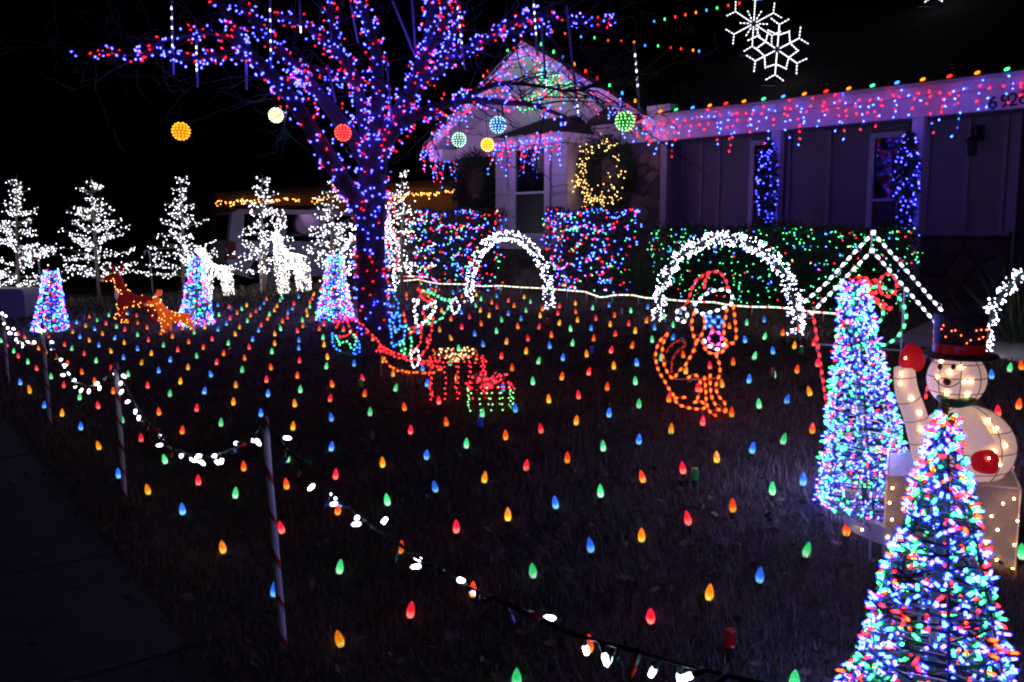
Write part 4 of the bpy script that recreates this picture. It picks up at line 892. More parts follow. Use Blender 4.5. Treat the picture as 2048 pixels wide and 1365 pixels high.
# ================================================================== ROPE LIGHT FENCE
RPX = [(797, 563), (820, 561), (838, 559), (855, 564), (880, 568), (928, 569), (965, 573), (1000, 572), (1040, 575), (1085, 577), (1134, 581), (1170, 584), (1200, 595), (1213, 594), (1225, 591), (1245, 590), (1267, 591), (1290, 596), (1320, 598), (1350, 601), (1390, 604), (1428, 605), (1460, 611), (1500, 614), (1553, 615), (1590, 619), (1622, 624), (1650, 626), (1674, 628)]
rp = []
for i, (x, y) in enumerate(RPX):
    g = G(x, y + 17 - 3 * (i / len(RPX)) + 4 * (i / len(RPX))); p = at(x, y, g[1]); rp.append(p)
rt_ = thing('rope_light_fence', 'low rope light fence of red white and green on white stakes below the hedges', 'rope light', rp[14])
segs = resample(rp, .03); cols = [None, glow('red rope segment', (1, .06, .03), 1.5), glow('green rope segment', (.1, .9, .3), 2.0), glow('white rope segment', (1, .95, .8), 1.6)]
b = MB(); pts = [p for p, d in segs]
b.tube(pts, .0085, 6, mfun=lambda i, j: (2, 2, 0, 2, 2, 1)[i % 6]); b.build('rope', [cols[1], cols[2], cols[3]], rt_)
for i in range(0, len(segs), 15):
    p = segs[i][0]; s = MB(); s.tube([p, np.array([p[0], p[1], gz(p[0], p[1]) - .05])], .007, 5); s.build('stake', M_wwire, rt_)
r2 = [at(x, y, 14.6) for x, y in ((792, 553), (815, 553), (852, 554))]
t = thing('rope_light', 'short piece of white rope light at the foot of the left square hedge', 'rope light', r2[1]); b = MB(); b.tube([p for p, d in resample(r2, .05)], .012, 6, mfun=lambda i, j: (i // 2) % 2); b.build('rope', [cols[3], cols[1]], t)
for p in r2: s = MB(); s.tube([p, np.array([p[0], p[1], gz(p[0], p[1]) - .05])], .007, 5); s.build('stake', M_wwire, t)
# ================================================================== FLAT WIRE FIGURES (frame rods with clipped-on lamps)
class Fig:
    def __init__(s, name, label, cat, crop, base, d=None, group=None):
        s.x0, s.y0, s.k = crop; g = G(*base); s.d = d or g[1]; s.base = g; s.t = thing(name, label, cat, g, group); s.fr = MB(); s.n = 0
    def w(s, p, off=0.0): return at(s.x0 + p[0] / s.k, s.y0 + p[1] / s.k, s.d + off)
    def line(s, pts, col, step, L, r, name, closed=False, off=0.0, smooth=1, parts=True, table=None, jit=.0):
        P = [s.w(p, off) for p in pts]
        if closed: P = P + [P[0]]
        P = smoothp(P, smooth) if smooth else P
        s.fr.tube(P, .0042, 5)
        R = resample(P, step); pos = [p - d * L / 2 + np.array([0, -.014, 0]) + rnd3(jit) for p, d in R]; D = [d for p, d in R]
        lamps(s.t, pos, D, [col] * len(pos), L, r, table=table or FG, single=999 if parts else 0, n=6, name=name)
        lo = MB(); 
        for i in range(0, len(R) - 1):
            if random.random() < .55:
                a, b_ = R[i][0], R[i + 1][0]; m = (a + b_) / 2 + np.array([random.gauss(0, .02), -.02, random.gauss(0, .02)]); lo.tube(smoothp([a, m, b_], 2), .0022, 3, cap=False)
        s.lo = getattr(s, 'lo', MB()); o = len(s.lo.v); s.lo.v += lo.v; s.lo.f += [tuple(q + o for q in f) for f in lo.f]; s.lo.m += lo.m
    def ell(s, c, rx, ry, col, step, L, r, name, tilt=0.0, **kw):
        pts = []
        for k in range(16):
            a = 2 * math.pi * k / 16; x, y = rx * math.cos(a), ry * math.sin(a); pts.append((c[0] + x * math.cos(tilt) - y * math.sin(tilt), c[1] + x * math.sin(tilt) + y * math.cos(tilt)))
        s.line(pts, col, step, L, r, name, closed=True, smooth=0, **kw)
    def stake(s, p):
        a = s.w(p, .02); s.fr.tube([a, np.array([a[0], a[1], gz(a[0], a[1]) - .08])], .005, 5)
    def done(s):
        s.fr.build('frame', M_rod, s.t); s.lo.build('lamp_wire', M_wwire, s.t, stuff=True)
# ---- puppy
f = Fig('puppy_figure', 'sitting orange puppy outline in a red and white santa hat lit on the lawn', 'light figure', (1280, 520, 4.016), (1405, 836))
o = dict(step=.047, L=.033, r=.0085); fl = lambda pts, c, nm, **k: f.line(pts, c, o['step'], o['L'], o['r'], nm, **k)
fl([(345, 385), (372, 345), (400, 280), (420, 210), (450, 160), (490, 130), (540, 105), (600, 90), (650, 110), (690, 170), (705, 228)], 'R', 'hat')
fl([(540, 125), (515, 175), (512, 215)], 'R', 'hat'); f.ell((332, 443), 44, 58, 'W', .05, .033, .0085, 'pompom')
fl([(440, 350), (480, 310), (530, 270), (590, 245), (650, 238), (700, 240), (735, 280), (740, 340), (720, 360), (680, 380), (620, 405), (560, 420), (490, 435), (445, 420)], 'W', 'brim', closed=True)
fl([(430, 430), (412, 490), (415, 560), (430, 620), (440, 660), (480, 630), (500, 580), (515, 540)], 'O', 'ear'); fl([(515, 540), (515, 480), (505, 445)], 'O', 'ear')
fl([(745, 380), (755, 440), (765, 540), (772, 620), (750, 670), (710, 665), (675, 640), (668, 580), (675, 500), (688, 440), (692, 400)], 'O', 'ear')
f.ell((555, 490), 24, 40, 'B', .045, .03, .008, 'eye'); f.ell((625, 497), 30, 40, 'B', .045, .03, .008, 'eye'); fl([(525, 455), (520, 540)], 'B', 'eye')
f.ell((600, 630), 52, 55, 'M', .045, .033, .0085, 'nose'); fl([(515, 650), (540, 690), (580, 698), (612, 722), (640, 705), (668, 680)], 'W', 'muzzle')
fl([(500, 660), (520, 720), (560, 750), (610, 757), (660, 740), (690, 690)], 'O', 'chin')
fl([(445, 670), (430, 720), (400, 780), (365, 840), (320, 880), (285, 925), (270, 962), (235, 930), (205, 880), (185, 820), (175, 750), (180, 680), (200, 620), (212, 598)], 'O', 'back')
fl([(210, 600), (170, 630), (135, 690), (120, 760), (130, 840), (150, 900), (195, 970), (235, 1045), (270, 1090), (290, 1150), (340, 1175), (430, 1195), (500, 1195), (525, 1180), (510, 1150), (480, 1130), (440, 1140)], 'O', 'hind_leg'); fl([(285, 1108), (350, 1102)], 'O', 'hind_leg')
fl([(250, 890), (255, 800), (290, 740), (340, 700), (375, 680), (340, 650), (290, 650), (240, 690), (215, 730)], 'D', 'dim_tail')  # unlit lamps, shown by a weak glow in their colour
fl([(390, 940), (430, 915), (470, 940), (485, 1000), (490, 1050), (460, 1105)], 'O', 'thigh')
fl([(515, 950), (525, 1030), (525, 1110), (535, 1170), (560, 1225), (600, 1247)], 'O', 'front_leg'); fl([(560, 930), (560, 1010), (570, 1100), (600, 1160), (630, 1210), (680, 1215)], 'O', 'front_leg')
fl([(610, 770), (630, 820), (642, 880), (625, 950), (605, 1000), (610, 1060), (640, 1110), (682, 1150), (685, 1205)], 'O', 'chest')
f.stake((500, 1195)); f.stake((680, 1210)); f.fr.tube([f.w((270, 960)), f.w((515, 960)), f.w((625, 950))], .004, 4); f.done()
# ---- doghouse
f = Fig('doghouse_figure', 'doghouse outline with white roof, red walls and a green bowed wreath behind the tall cone', 'light figure', (1580, 450, 4.376), (1656, 846))
o = dict(step=.05, L=.036, r=.0085)
fl([(720, 70), (505, 295), (290, 530), (70, 715)], 'W', 'roof', smooth=0); fl([(70, 715), (120, 800), (190, 765)], 'W', 'roof', smooth=0); fl([(190, 765), (450, 490), (710, 225)], 'W', 'roof', smooth=0)
fl([(720, 70), (1020, 410), (1340, 775), (1500, 960)], 'W', 'roof', smooth=0); fl([(710, 225), (980, 530), (1260, 850)], 'W', 'roof', smooth=0)
f.fr.tube([f.w((720, 70)), f.w((710, 225))], .005, 5)
fl([(195, 770), (235, 1040), (262, 1230), (305, 1520), (335, 1724)], 'R', 'wall', smooth=0); fl([(460, 1060), (455, 1200), (450, 1400)], 'R', 'door_frame', smooth=0); fl([(1260, 860), (1250, 1150), (1180, 1500)], 'R', 'wall', smooth=0)
f.fr.tube([f.w((245, 1045)), f.w((1290, 1125))], .006, 5)
f.ell((745, 800), 262, 262, 'G', .058, .04, .009, 'wreath', off=-.04); f.ell((714, 770), 92, 100, 'G', .05, .036, .009, 'wreath', off=-.04)
f.ell((850, 527), 78, 98, 'R', .045, .034, .0085, 'bow', off=-.06); f.ell((610, 530), 82, 78, 'R', .045, .034, .0085, 'bow', off=-.06); f.ell((720, 540), 56, 58, 'R', .045, .034, .0085, 'bow', off=-.07)
fl([(715, 600), (780, 680), (880, 720), (850, 750), (760, 690), (700, 620)], 'R', 'bow', off=-.06); fl([(700, 600), (640, 690), (530, 730)], 'R', 'bow', off=-.06)
f.stake((335, 1700)); f.stake((1000, 560)); f.done()
# ---- elf on a red sled and friends
f = Fig('sled_rider_figure', 'elf outline with red hat, white beard, green arms and blue boots riding a red sled', 'light figure', (630, 540, 4.55), (850, 752))
o = dict(step=.036, L=.026, r=.0085); fl = lambda pts, c, nm, **k: f.line(pts, c, o['step'], o['L'], o['r'], nm, parts=False, table=FG, jit=.006, **k)
for q in ([(380, 455), (430, 500), (490, 560), (550, 620), (600, 680), (640, 720), (700, 740), (760, 760), (820, 780), (870, 800), (960, 830), (1050, 835), (1140, 830)], [(590, 730), (640, 750), (700, 770), (760, 800), (830, 815), (880, 830)], [(960, 850), (1050, 860), (1140, 880)], [(575, 740), (600, 700), (630, 700), (660, 720), (640, 745), (600, 745)]): fl(q, 'R', 'sled')
fl([(640, 810), (670, 860), (730, 900), (800, 920), (880, 935), (970, 935), (1040, 940), (1100, 925), (1150, 890)], 'O', 'runner')
f.ell((915, 805), 36, 80, 'W', .03, .024, .008, 'cuff', tilt=.12, parts=False, jit=.004)
fl([(760, 390), (720, 420), (690, 460), (670, 510), (690, 560), (700, 620), (705, 670), (730, 700), (770, 655), (800, 640), (815, 580), (800, 510), (830, 500)], 'B', 'boot'); fl([(740, 400), (715, 460), (720, 540), (750, 560), (772, 540), (772, 480), (755, 390)], 'B', 'boot')
fl([(830, 510), (860, 540), (875, 590), (880, 650), (880, 720), (870, 760)], 'G', 'leg'); fl([(800, 640), (815, 700), (820, 760), (790, 740), (785, 690), (800, 650)], 'G', 'leg')
fl([(980, 500), (970, 580), (965, 640), (955, 680), (910, 720), (890, 750)], 'R', 'coat'); fl([(1075, 440), (1060, 540), (1055, 610), (1040, 680), (1000, 740), (975, 770)], 'R', 'coat'); fl([(870, 530), (920, 515), (955, 520)], 'R', 'coat'); fl([(870, 570), (920, 530)], 'R', 'coat')
for off in (0, .02): fl([(900, 280), (930, 270), (955, 300), (915, 330), (900, 380), (935, 430), (910, 470), (940, 512), (990, 470), (1040, 440), (1070, 400), (1095, 350), (1100, 290), (1050, 305), (1000, 355)], 'W', 'beard', off=off)
for off in (0, .02): fl([(940, 180), (970, 180), (980, 210), (950, 230), (990, 270), (1040, 290)], 'R', 'hat', off=off)
fl([(1000, 210), (1060, 275)], 'O', 'hat')
for off in (0, .02): fl([(990, 190), (1050, 200), (1110, 240), (1170, 265), (1225, 275)], 'G', 'arm', off=off)
fl([(1220, 330), (1190, 380), (1170, 420), (1130, 450), (1095, 475)], 'G', 'arm'); f.ell((1275, 330), 38, 66, 'W', .03, .024, .008, 'cuff', tilt=-.15, parts=False, jit=.004)
f.stake((600, 740)); f.stake((1050, 900)); f.done()
f = Fig('seated_elf_figure', 'elf outline with blue boots and green trousers at the foot of a cone tree', 'light figure', (630, 540, 4.55), (690, 712))
fl([(160, 590), (158, 640), (172, 690), (195, 720), (222, 742)], 'B', 'boot'); fl([(160, 585), (180, 600), (195, 620)], 'B', 'boot'); fl([(380, 620), (410, 670), (418, 720), (392, 760), (358, 772), (350, 725), (385, 700)], 'B', 'boot')
fl([(195, 590), (212, 640), (225, 700), (242, 660), (280, 640), (320, 690), (355, 725), (380, 670), (362, 615), (325, 570)], 'G', 'trousers'); fl([(230, 600), (265, 618), (305, 592), (330, 560), (312, 515), (300, 480)], 'R', 'coat'); fl([(195, 520), (210, 480), (240, 465), (290, 470)], 'R', 'coat'); fl([(180, 470), (240, 440), (300, 440), (370, 450)], 'R', 'coat')
f.stake((358, 772)); f.fr.tube([f.w((222, 742)), f.w((560, 850))], .004, 4); f.done()
f = Fig('toy_soldier_figure', 'tall red white and blue striped figure half hidden behind the big trunk', 'light figure', (740, 380, 5.25), (795, 618))
o = dict(step=.05, L=.032, r=.0105)
fl([(190, 90), (230, 130), (262, 180), (270, 300)], 'R', 'coat'); fl([(215, 380), (260, 440), (290, 520), (300, 600)], 'R', 'coat'); fl([(275, 660), (290, 740), (280, 830)], 'R', 'coat'); fl([(165, 920), (190, 970)], 'R', 'coat')
for q in ([(195, 150), (200, 240), (220, 330), (215, 420)], [(170, 400), (165, 520), (175, 600)], [(150, 805), (250, 800)], [(140, 895), (235, 895)], [(205, 1000), (260, 1005)], [(205, 1050), (265, 1060)], [(255, 740), (260, 860), (250, 950)]): fl(q, 'W', 'trim')
for q in ([(160, 640), (165, 760), (215, 770), (225, 640)], [(195, 1080), (185, 1160), (205, 1225), (255, 1215)], [(250, 1080), (260, 1130), (300, 1180), (295, 1230)]): fl(q, 'B', 'boot')
f.stake((300, 1200)); f.done()
# ---- wrapped gift frames
def gift(lab, px, py, w, h, ang, wallc, bowc, bar):
    g = G(px, py); t = thing('lit_gift', lab, 'gift light', g, 'lit gift boxes by the sled'); ca, sa = math.cos(ang), math.sin(ang); X, Y = np.array([ca, sa, 0]), np.array([-sa, ca, 0]); fr = MB(); P, D, Cc = [], [], []
    cor = [g + X * sx * w / 2 + Y * sy * w / 2 for sx, sy in ((-1, -.7), (1, -.7), (1, .7), (-1, .7))]; Zh = np.array([0, 0, h])
    for i in range(4):
        a, b_ = cor[i], cor[(i + 1) % 4]
        fr.tube([a + Zh, b_ + Zh], .005, 5)
        for k in range(4 if i in (0, 1) else 3):
            p = a + (b_ - a) * k / 4; fr.tube([p + Zh, p - np.array([0, 0, .03])], .004, 4)
            for q in range(int(h / .04)): P.append(p + np.array([random.gauss(0, .006), -.008, h - .02 - q * .04])); D.append(np.array([0, 0, -1]) + rnd3(.4)); Cc.append(wallc)
        for p, d in resample([a + Zh, b_ + Zh], .04): P.append(p + np.array([0, 0, .006]) + rnd3(.004)); D.append(d + rnd3(.3)); Cc.append(bar)
    for i in (0,):
        for p, d in resample([(cor[0] + cor[1]) / 2 + Zh, (cor[2] + cor[3]) / 2 + Zh], .04): P.append(p + rnd3(.005) + np.array([0, 0, .008])); D.append(d + rnd3(.3)); Cc.append(bar)
    fr.build('frame', M_rod if wallc == 'R' else M_wire, t); bw = MB(); BP, BD = [], []
    for k in range(8):
        an = (k + .3) * 2 * math.pi / 8; u = X * math.cos(an) + Y * math.sin(an) * .6; s = w * .42; lp = smoothp([g + Zh, g + Zh + u * s * .5 + np.array([0, 0, .07 + .03 * (k % 2)]), g + Zh + u * s + np.array([0, 0, .085]), g + Zh + u * s * .8 + np.array([0, 0, .04]), g + Zh], 2); bw.tube(lp, .005, 4)
        for p, d in resample(lp, .05): BP.append(p + rnd3(.004)); BD.append(d + rnd3(.5))
    bow = bw.build('bow', M_rod, t); lamps(bow, BP, BD, [bowc] * len(BP), .02, .0065)
    lamps(t, P, D, Cc, .017, .0055)
MG['P'] = pair('pale gold mini lamp', (1, .3, .08), 1.0, (1, .5, .2), 4); MG['r'] = pair('soft red mini lamp', (1, .015, .03), 1.0, (1, .02, .03), 5); MG['g'] = pair('soft green mini lamp', (.05, .5, .1), .6, (.3, 1, .3), 2)
gift('larger red lit gift box with a pale gold bow', 915, 795, .40, .285, .1, 'r', 'P', 'r')
gift('smaller green lit gift box with a red bow', 980, 826, .30, .19, .12, 'g', 'r', 'R')
# ================================================================== DEER
def deer(name, lab, px, base, Hpx, cols, pose, flip=1, fab=None, nl=70, lampk='Y'):
    g = G(px, base); s = Hpx * g[1] / F
    t = thing(name, lab, 'lit deer', g)
    V, E, R = pose; V = [g + np.array([v[0] * s * flip, v[1] * s, v[2] * s]) for v in V]; R = [r * s for r in R]
    o = skin('body', V, E, R, fab, t, sub=1)
    return t, g, s, o
M_doe = mat('red brown tinsel fabric', (.16, .02, .008), .7, noise=.4, nscale=60, bump=.8, bscale=200, emis=(1, .018, .003), estr=.05)  # tinsel fabrics emit weakly, standing in for bulbs lit inside
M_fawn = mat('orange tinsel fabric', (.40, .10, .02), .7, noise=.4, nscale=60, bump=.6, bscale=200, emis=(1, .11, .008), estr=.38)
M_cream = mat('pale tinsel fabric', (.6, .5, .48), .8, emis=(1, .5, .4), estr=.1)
# doe: looks left; units: 1 = figure height. x right, z up
doe = ([(0.22, 0, .42), (.0, 0, .44), (-.17, 0, .50), (-.215, 0, .66), (-.22, 0, .80), (-.25, 0, .88), (-.40, 0, .84), (-.49, 0, .82), (.34, 0, .40), (.36, -.05, .30), (.35, -.05, .16), (.37, -.05, .02), (.34, .07, .28), (.40, .07, .14), (.40, .07, .01), (-.20, -.06, .34), (-.22, -.06, .2), (-.30, -.06, .12), (-.22, .07, .32), (-.20, .07, .16), (-.22, .07, .02)],
       [(0, 1), (1, 2), (2, 3), (3, 4), (4, 5), (5, 6), (6, 7), (0, 8), (8, 9), (9, 10), (10, 11), (8, 12), (12, 13), (13, 14), (2, 15), (15, 16), (16, 17), (2, 18), (18, 19), (19, 20)],
       [.115, .12, .13, .09, .085, .105, .06, .042, .10, .06, .04, .03, .06, .04, .03, .06, .045, .035, .06, .04, .03])
def deer_extras(t, g, s, o, fab, head, nl, lampk, ears, tail, eye, nose, amt):
    for e_ in ears:
        b = MB(); b.bulb(g + np.array(e_) * s, np.array([.25 if e_[0] > head[0] else -.1, 0, 1]), .15 * s, .04 * s, 0, 8); b.build('ear', fab, t, smooth=True)
    b = MB(); b.bulb(g + np.array(tail[0]) * s, np.array(tail[1]), .2 * s, .045 * s, 0, 8); b.build('tail', M_cream, t, smooth=True)
    b = MB(); b.ball(g + np.array(eye) * s, .032 * s, 10); b.build('eye', M_blk, t); b = MB(); b.ball(g + np.array(nose) * s, .03 * s, 10, sc=(1.3, 1, 1)); b.build('nose', M_cream, t)
    P, N = surf_pts(o.data, nl); lamps(t, P + N * .004, N + np.random.normal(size=N.shape) * .4, [lampk] * nl, .014, .009)
t, g, s, o = deer('tinsel_doe', 'dark red tinsel doe with amber lights facing left beside the small fawn', 268, 650, 112, None, doe, fab=M_doe)
deer_extras(t, g, s, o, M_doe, (-.25, 0, .88), 95, 'A', [(-.17, -.03, .95), (-.31, .03, .94)], ((.37, 0, .46), (.75, 0, .8)), (-.295, -.095, .895), (-.52, -.01, .80), 1)
b = MB(); b.ball(g + np.array([-.235, -.07, .55]) * s, .07 * s, 10, sc=(.7, .7, 1.5)); b.build('chest_patch', M_cream, t, smooth=True)
fawn = ([(.30, 0, .36), (.05, 0, .37), (-.12, 0, .42), (-.20, 0, .58), (-.22, 0, .68), (-.27, 0, .74), (-.40, 0, .68), (-.48, 0, .66), (.46, 0, .34), (.50, -.05, .2), (.56, -.05, .08), (.57, -.05, .01), (.46, .07, .2), (.50, .07, .02), (-.10, -.06, .24), (-.09, -.06, .12), (-.09, -.06, .0), (-.02, .06, .22), (.0, .06, .04)],
        [(0, 1), (1, 2), (2, 3), (3, 4), (4, 5), (5, 6), (6, 7), (0, 8), (8, 9), (9, 10), (10, 11), (8, 12), (12, 13), (2, 14), (14, 15), (15, 16), (2, 17), (17, 18)], [.115, .115, .13, .10, .10, .125, .075, .05, .105, .06, .04, .03, .05, .03, .07, .06, .05, .05, .03])
t, g, s, o = deer('tinsel_fawn', 'small bright orange tinsel fawn facing left in front of a cone tree', 340, 667, 90, None, fawn, fab=M_fawn)
deer_extras(t, g, s, o, M_fawn, (-.27, 0, .74), 70, 'Y', [(-.17, -.03, .84), (-.26, .02, .84)], ((.50, 0, .40), (.4, 0, 1)), (-.33, -.115, .76), (-.51, -.01, .65), 1)
# white wire reindeer
def reindeer(lab, px, base, Hpx, pose, ant, n, yaw):
    g = G(px, base); s = Hpx * g[1] / F; t = thing('wire_reindeer', lab, 'lit reindeer', g, 'white lit wire reindeer'); V, E, R = pose; cy_, sy_ = math.cos(yaw), math.sin(yaw)
    rot = lambda v: g + s * np.array([v[0] * cy_ - v[1] * sy_, v[0] * sy_ + v[1] * cy_, v[2]])
    me = skin('frame', [rot(v) for v in V], E, [r * s for r in R], None, sub=1, raw=True)
    P, N = surf_pts(me, n)
    tmp = bpy.data.objects.new('tmp', me); COL.objects.link(tmp); wf = tmp.modifiers.new('w', 'WIREFRAME'); wf.thickness = .008; dg = bpy.context.evaluated_depsgraph_get(); m2 = bpy.data.meshes.new_from_object(tmp.evaluated_get(dg)); bpy.data.objects.remove(tmp)
    m2.materials.clear(); m2.materials.append(M_wwire); link('frame', m2, t)
    hi = [p for p in surf_pts(me, n)[0] if p[2] > g[2] + .55 * s]; Q = [p for p in P] + hi; D = [rnd3() for p in Q]
    a = MB()
    for pts in ant:
        W_ = smoothp([rot(p) for p in pts], 2); a.tube(W_, .007, 5)
        for p, d in resample(W_, .028): Q.append(p + rnd3(.012)); D.append(d + rnd3(.4))
    if ant: a.build('antlers', M_wwire, t)
    lamps(t, Q, D, ['w'] * len(Q), .026, .0068)
rd = ([(.22, 0, .48), (.0, 0, .49), (-.12, 0, .53), (-.16, 0, .68), (-.17, 0, .78), (-.20, 0, .84), (-.30, 0, .81), (.28, 0, .46), (.27, -.08, .28), (.29, -.08, .14), (.30, -.08, .01), (.27, .08, .28), (.29, .08, .14), (.30, .08, .01), (-.12, -.08, .32), (-.12, -.08, .16), (-.12, -.08, .0), (-.10, .08, .32), (-.08, .08, .16), (-.08, .08, .0)],
      [(0, 1), (1, 2), (2, 3), (3, 4), (4, 5), (5, 6), (0, 7), (7, 8), (8, 9), (9, 10), (7, 11), (11, 12), (12, 13), (2, 14), (14, 15), (15, 16), (2, 17), (17, 18), (18, 19)], [.11, .115, .12, .075, .065, .07, .045, .10, .06, .042, .035, .06, .042, .035, .06, .042, .035, .06, .042, .035])
an_ = [[(-.18, -.03, .88), (-.30, -.06, .98), (-.34, -.08, 1.12), (-.24, -.08, 1.2)], [(-.18, .03, .88), (-.02, .06, .96), (.06, .08, 1.08), (.0, .08, 1.2)], [(-.19, 0, .9), (-.17, 0, 1.08)], [(-.28, -.06, .98), (-.20, -.06, 1.06)], [(-.02, .06, .97), (-.1, .06, 1.06)]]
reindeer('white lit wire reindeer with tall curled antlers in front of the van', 578, 592, 142, rd, an_, 640, 1.0)
reindeer('white lit wire reindeer with low antlers beside the second cone tree', 428, 602, 120, rd, [[(-.18, -.03, .88), (-.1, -.04, .96), (.02, -.05, .99)], [(-.18, .03, .88), (-.32, .04, .95)]], 560, .9)
# ================================================================== VAN
M_van = mat('white car paint', (.62, .62, .64), .25, spec=.6); M_tint = mat('dark tinted glass', (.008, .008, .01), .05, spec=.8); M_tyre = mat('tyre rubber', (.015, .015, .015), .9); M_rim = mat('alloy rim', (.5, .5, .52), .35, .6)
rc = at(460, 540, 19.0); ph = math.radians(30); vx = np.array([math.cos(ph), math.sin(ph), 0]); vy = np.array([-math.sin(ph), math.cos(ph), 0]); vz0 = gz(rc[0] + 1, rc[1] + 1)
def VP(x, y, z): return rc * np.array([1, 1, 0]) + vx * x + vy * y + np.array([0, 0, vz0 + z])
van = thing('parked_van', 'white boxy family car parked in the driveway behind the lit reindeer', 'car', VP(2.3, .9, 0))
b = MB(); prof = [(.0, .45), (-.06, .55), (-.06, .95), (.0, 1.05), (.12, 1.72), (.28, 1.80), (2.55, 1.80), (2.85, 1.74), (3.35, 1.15), (4.45, 1.02), (4.62, .85), (4.66, .45), (4.2, .30), (.4, .30)]
w0, w1 = 0.0, 1.85; n = len(prof); V = []
ins = lambda z: .0 if z < 1.06 else .14 * (z - 1.06) / .74
for y, sgn in ((w0, 1), (w1, -1)):
    for x, z in prof: V.append(VP(x, y + sgn * ins(z), z))
b.add(V, [tuple(range(n))[::-1], tuple(range(n, 2 * n))] + [(i, (i + 1) % n, n + (i + 1) % n, n + i) for i in range(n)]); b.build('body', M_van, van)
def vpanel(name, pts, m, off=.006):
    mb = MB(); P = [VP(x, ins(z) - off, z) for x, z in pts]; mb.prism(P, vy * .012); mb.build(name, m, van)
vpanel('window', [(.30, 1.12), (1.12, 1.10), (1.14, 1.70), (.38, 1.70)], M_tint); vpanel('window', [(1.26, 1.10), (2.06, 1.09), (2.02, 1.70), (1.28, 1.70)], M_tint); vpanel('window', [(2.2, 1.09), (3.14, 1.10), (2.78, 1.68), (2.2, 1.70)], M_tint)
mb = MB(); mb.prism([VP(.005 + .0, .25, 1.12) - vx * .012, VP(.005, 1.6, 1.12) - vx * .012, VP(.10, 1.5, 1.68) - vx * .012, VP(.10, .35, 1.68) - vx * .012], -vx * .01); mb.build('rear_window', M_tint, van)
M_tail = mat('red tail lamp plastic', (.26, .01, .012), .45)
mb = MB(); mb.prism([VP(-.075, -.012, .72), VP(.14, -.012, .72), VP(.14, .0, 1.10), VP(-.02, .0, 1.12)], vy * .16); mb.build('tail_lamp', M_tail, van); mb = MB(); mb.prism([VP(-.075, 1.7, .72), VP(.1, 1.7, .72), VP(.1, 1.7, 1.10), VP(-.02, 1.7, 1.12)], vy * .16); mb.build('tail_lamp', M_tail, van)
mb = MB(); mb.box(VP(-.1, .925, .5), (.14, 1.9, .26), X=vx, Y=vy); mb.build('rear_bumper', mat('grey bumper plastic', (.05, .05, .055), .6), van)
for y in (.08, 1.77):
    mb = MB(); mb.tube([VP(.35, y + .1, 1.81), VP(.45, y + .1, 1.88), VP(2.3, y + .1, 1.88), VP(2.45, y + .1, 1.81)], .022, 6); mb.build('roof_rail', M_blk, van)
for x in (.6, 1.3, 2.0): mb = MB(); mb.box(VP(x, .925, 1.885), (.05, 1.5, .03), X=vx, Y=vy); mb.build('roof_bar', M_blk, van)
for x in (2.12,): mb = MB(); mb.box(VP(x, -.002, .85), (.008, .01, 1.1), X=vx, Y=vy); mb.build('door_seam', M_blk, van)
mb = MB(); mb.box(VP(2.38, -.012, .96), (.2, .02, .035), X=vx, Y=vy); mb.build('door_handle', M_blk, van); mb = MB(); mb.box(VP(1.35, -.012, .96), (.2, .02, .035), X=vx, Y=vy); mb.build('door_handle', M_blk, van)
mb = MB(); mb.box(VP(2.1, -.006, .38), (2.6, .03, .1), X=vx, Y=vy); mb.build('sill_trim', M_van, van)
for x in (.85, 3.75):
    for y in (.02, 1.83):
        sg = -1 if y < 1 else 1; mb = MB(); mb.lathe([(.36, -.11), (.37, -.08), (.37, .08), (.36, .11)], VP(x, y - sg * .08, .36), 24, axis=vy); wh = mb.build('wheel', M_tyre, van)
        mb = MB(); mb.lathe([(.235, 0), (.22, .012), (.19, .008)], VP(x, y + sg * .032, .36), 20, axis=vy * sg)
        for k in range(6):
            a = k * math.pi / 3; mb.box(VP(x + .11 * math.cos(a), y + sg * .052, .36 + .11 * math.sin(a)), (.2, .02, .06), X=vx * math.cos(a) + np.array([0, 0, math.sin(a)]), Y=vy, Z=-vx * math.sin(a) + np.array([0, 0, math.cos(a)]))
        mb.build('rim', M_rim, wh)
    mb = MB(); mb.prism([VP(x + .45 * math.cos(a), -.003, .36 + .45 * math.sin(a)) for a in np.linspace(-.1, math.pi + .1, 14)], vy * .01); mb.build('wheel_arch', M_blk, van)
# utility box
g = G(22, 640); b = MB(); prof = [(-.42, 0), (.42, 0), (.42, .48), (.40, .54), (.34, .58), (-.34, .58), (-.40, .54), (-.42, .48)]
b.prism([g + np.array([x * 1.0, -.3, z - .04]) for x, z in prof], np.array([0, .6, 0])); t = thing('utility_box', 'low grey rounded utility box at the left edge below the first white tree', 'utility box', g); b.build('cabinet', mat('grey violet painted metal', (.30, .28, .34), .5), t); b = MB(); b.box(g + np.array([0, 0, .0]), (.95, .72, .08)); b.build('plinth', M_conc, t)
b = MB(); b.box(g + np.array([0, -.306, .3]), (.012, .01, .42)); b.build('door_seam', M_blk, t)
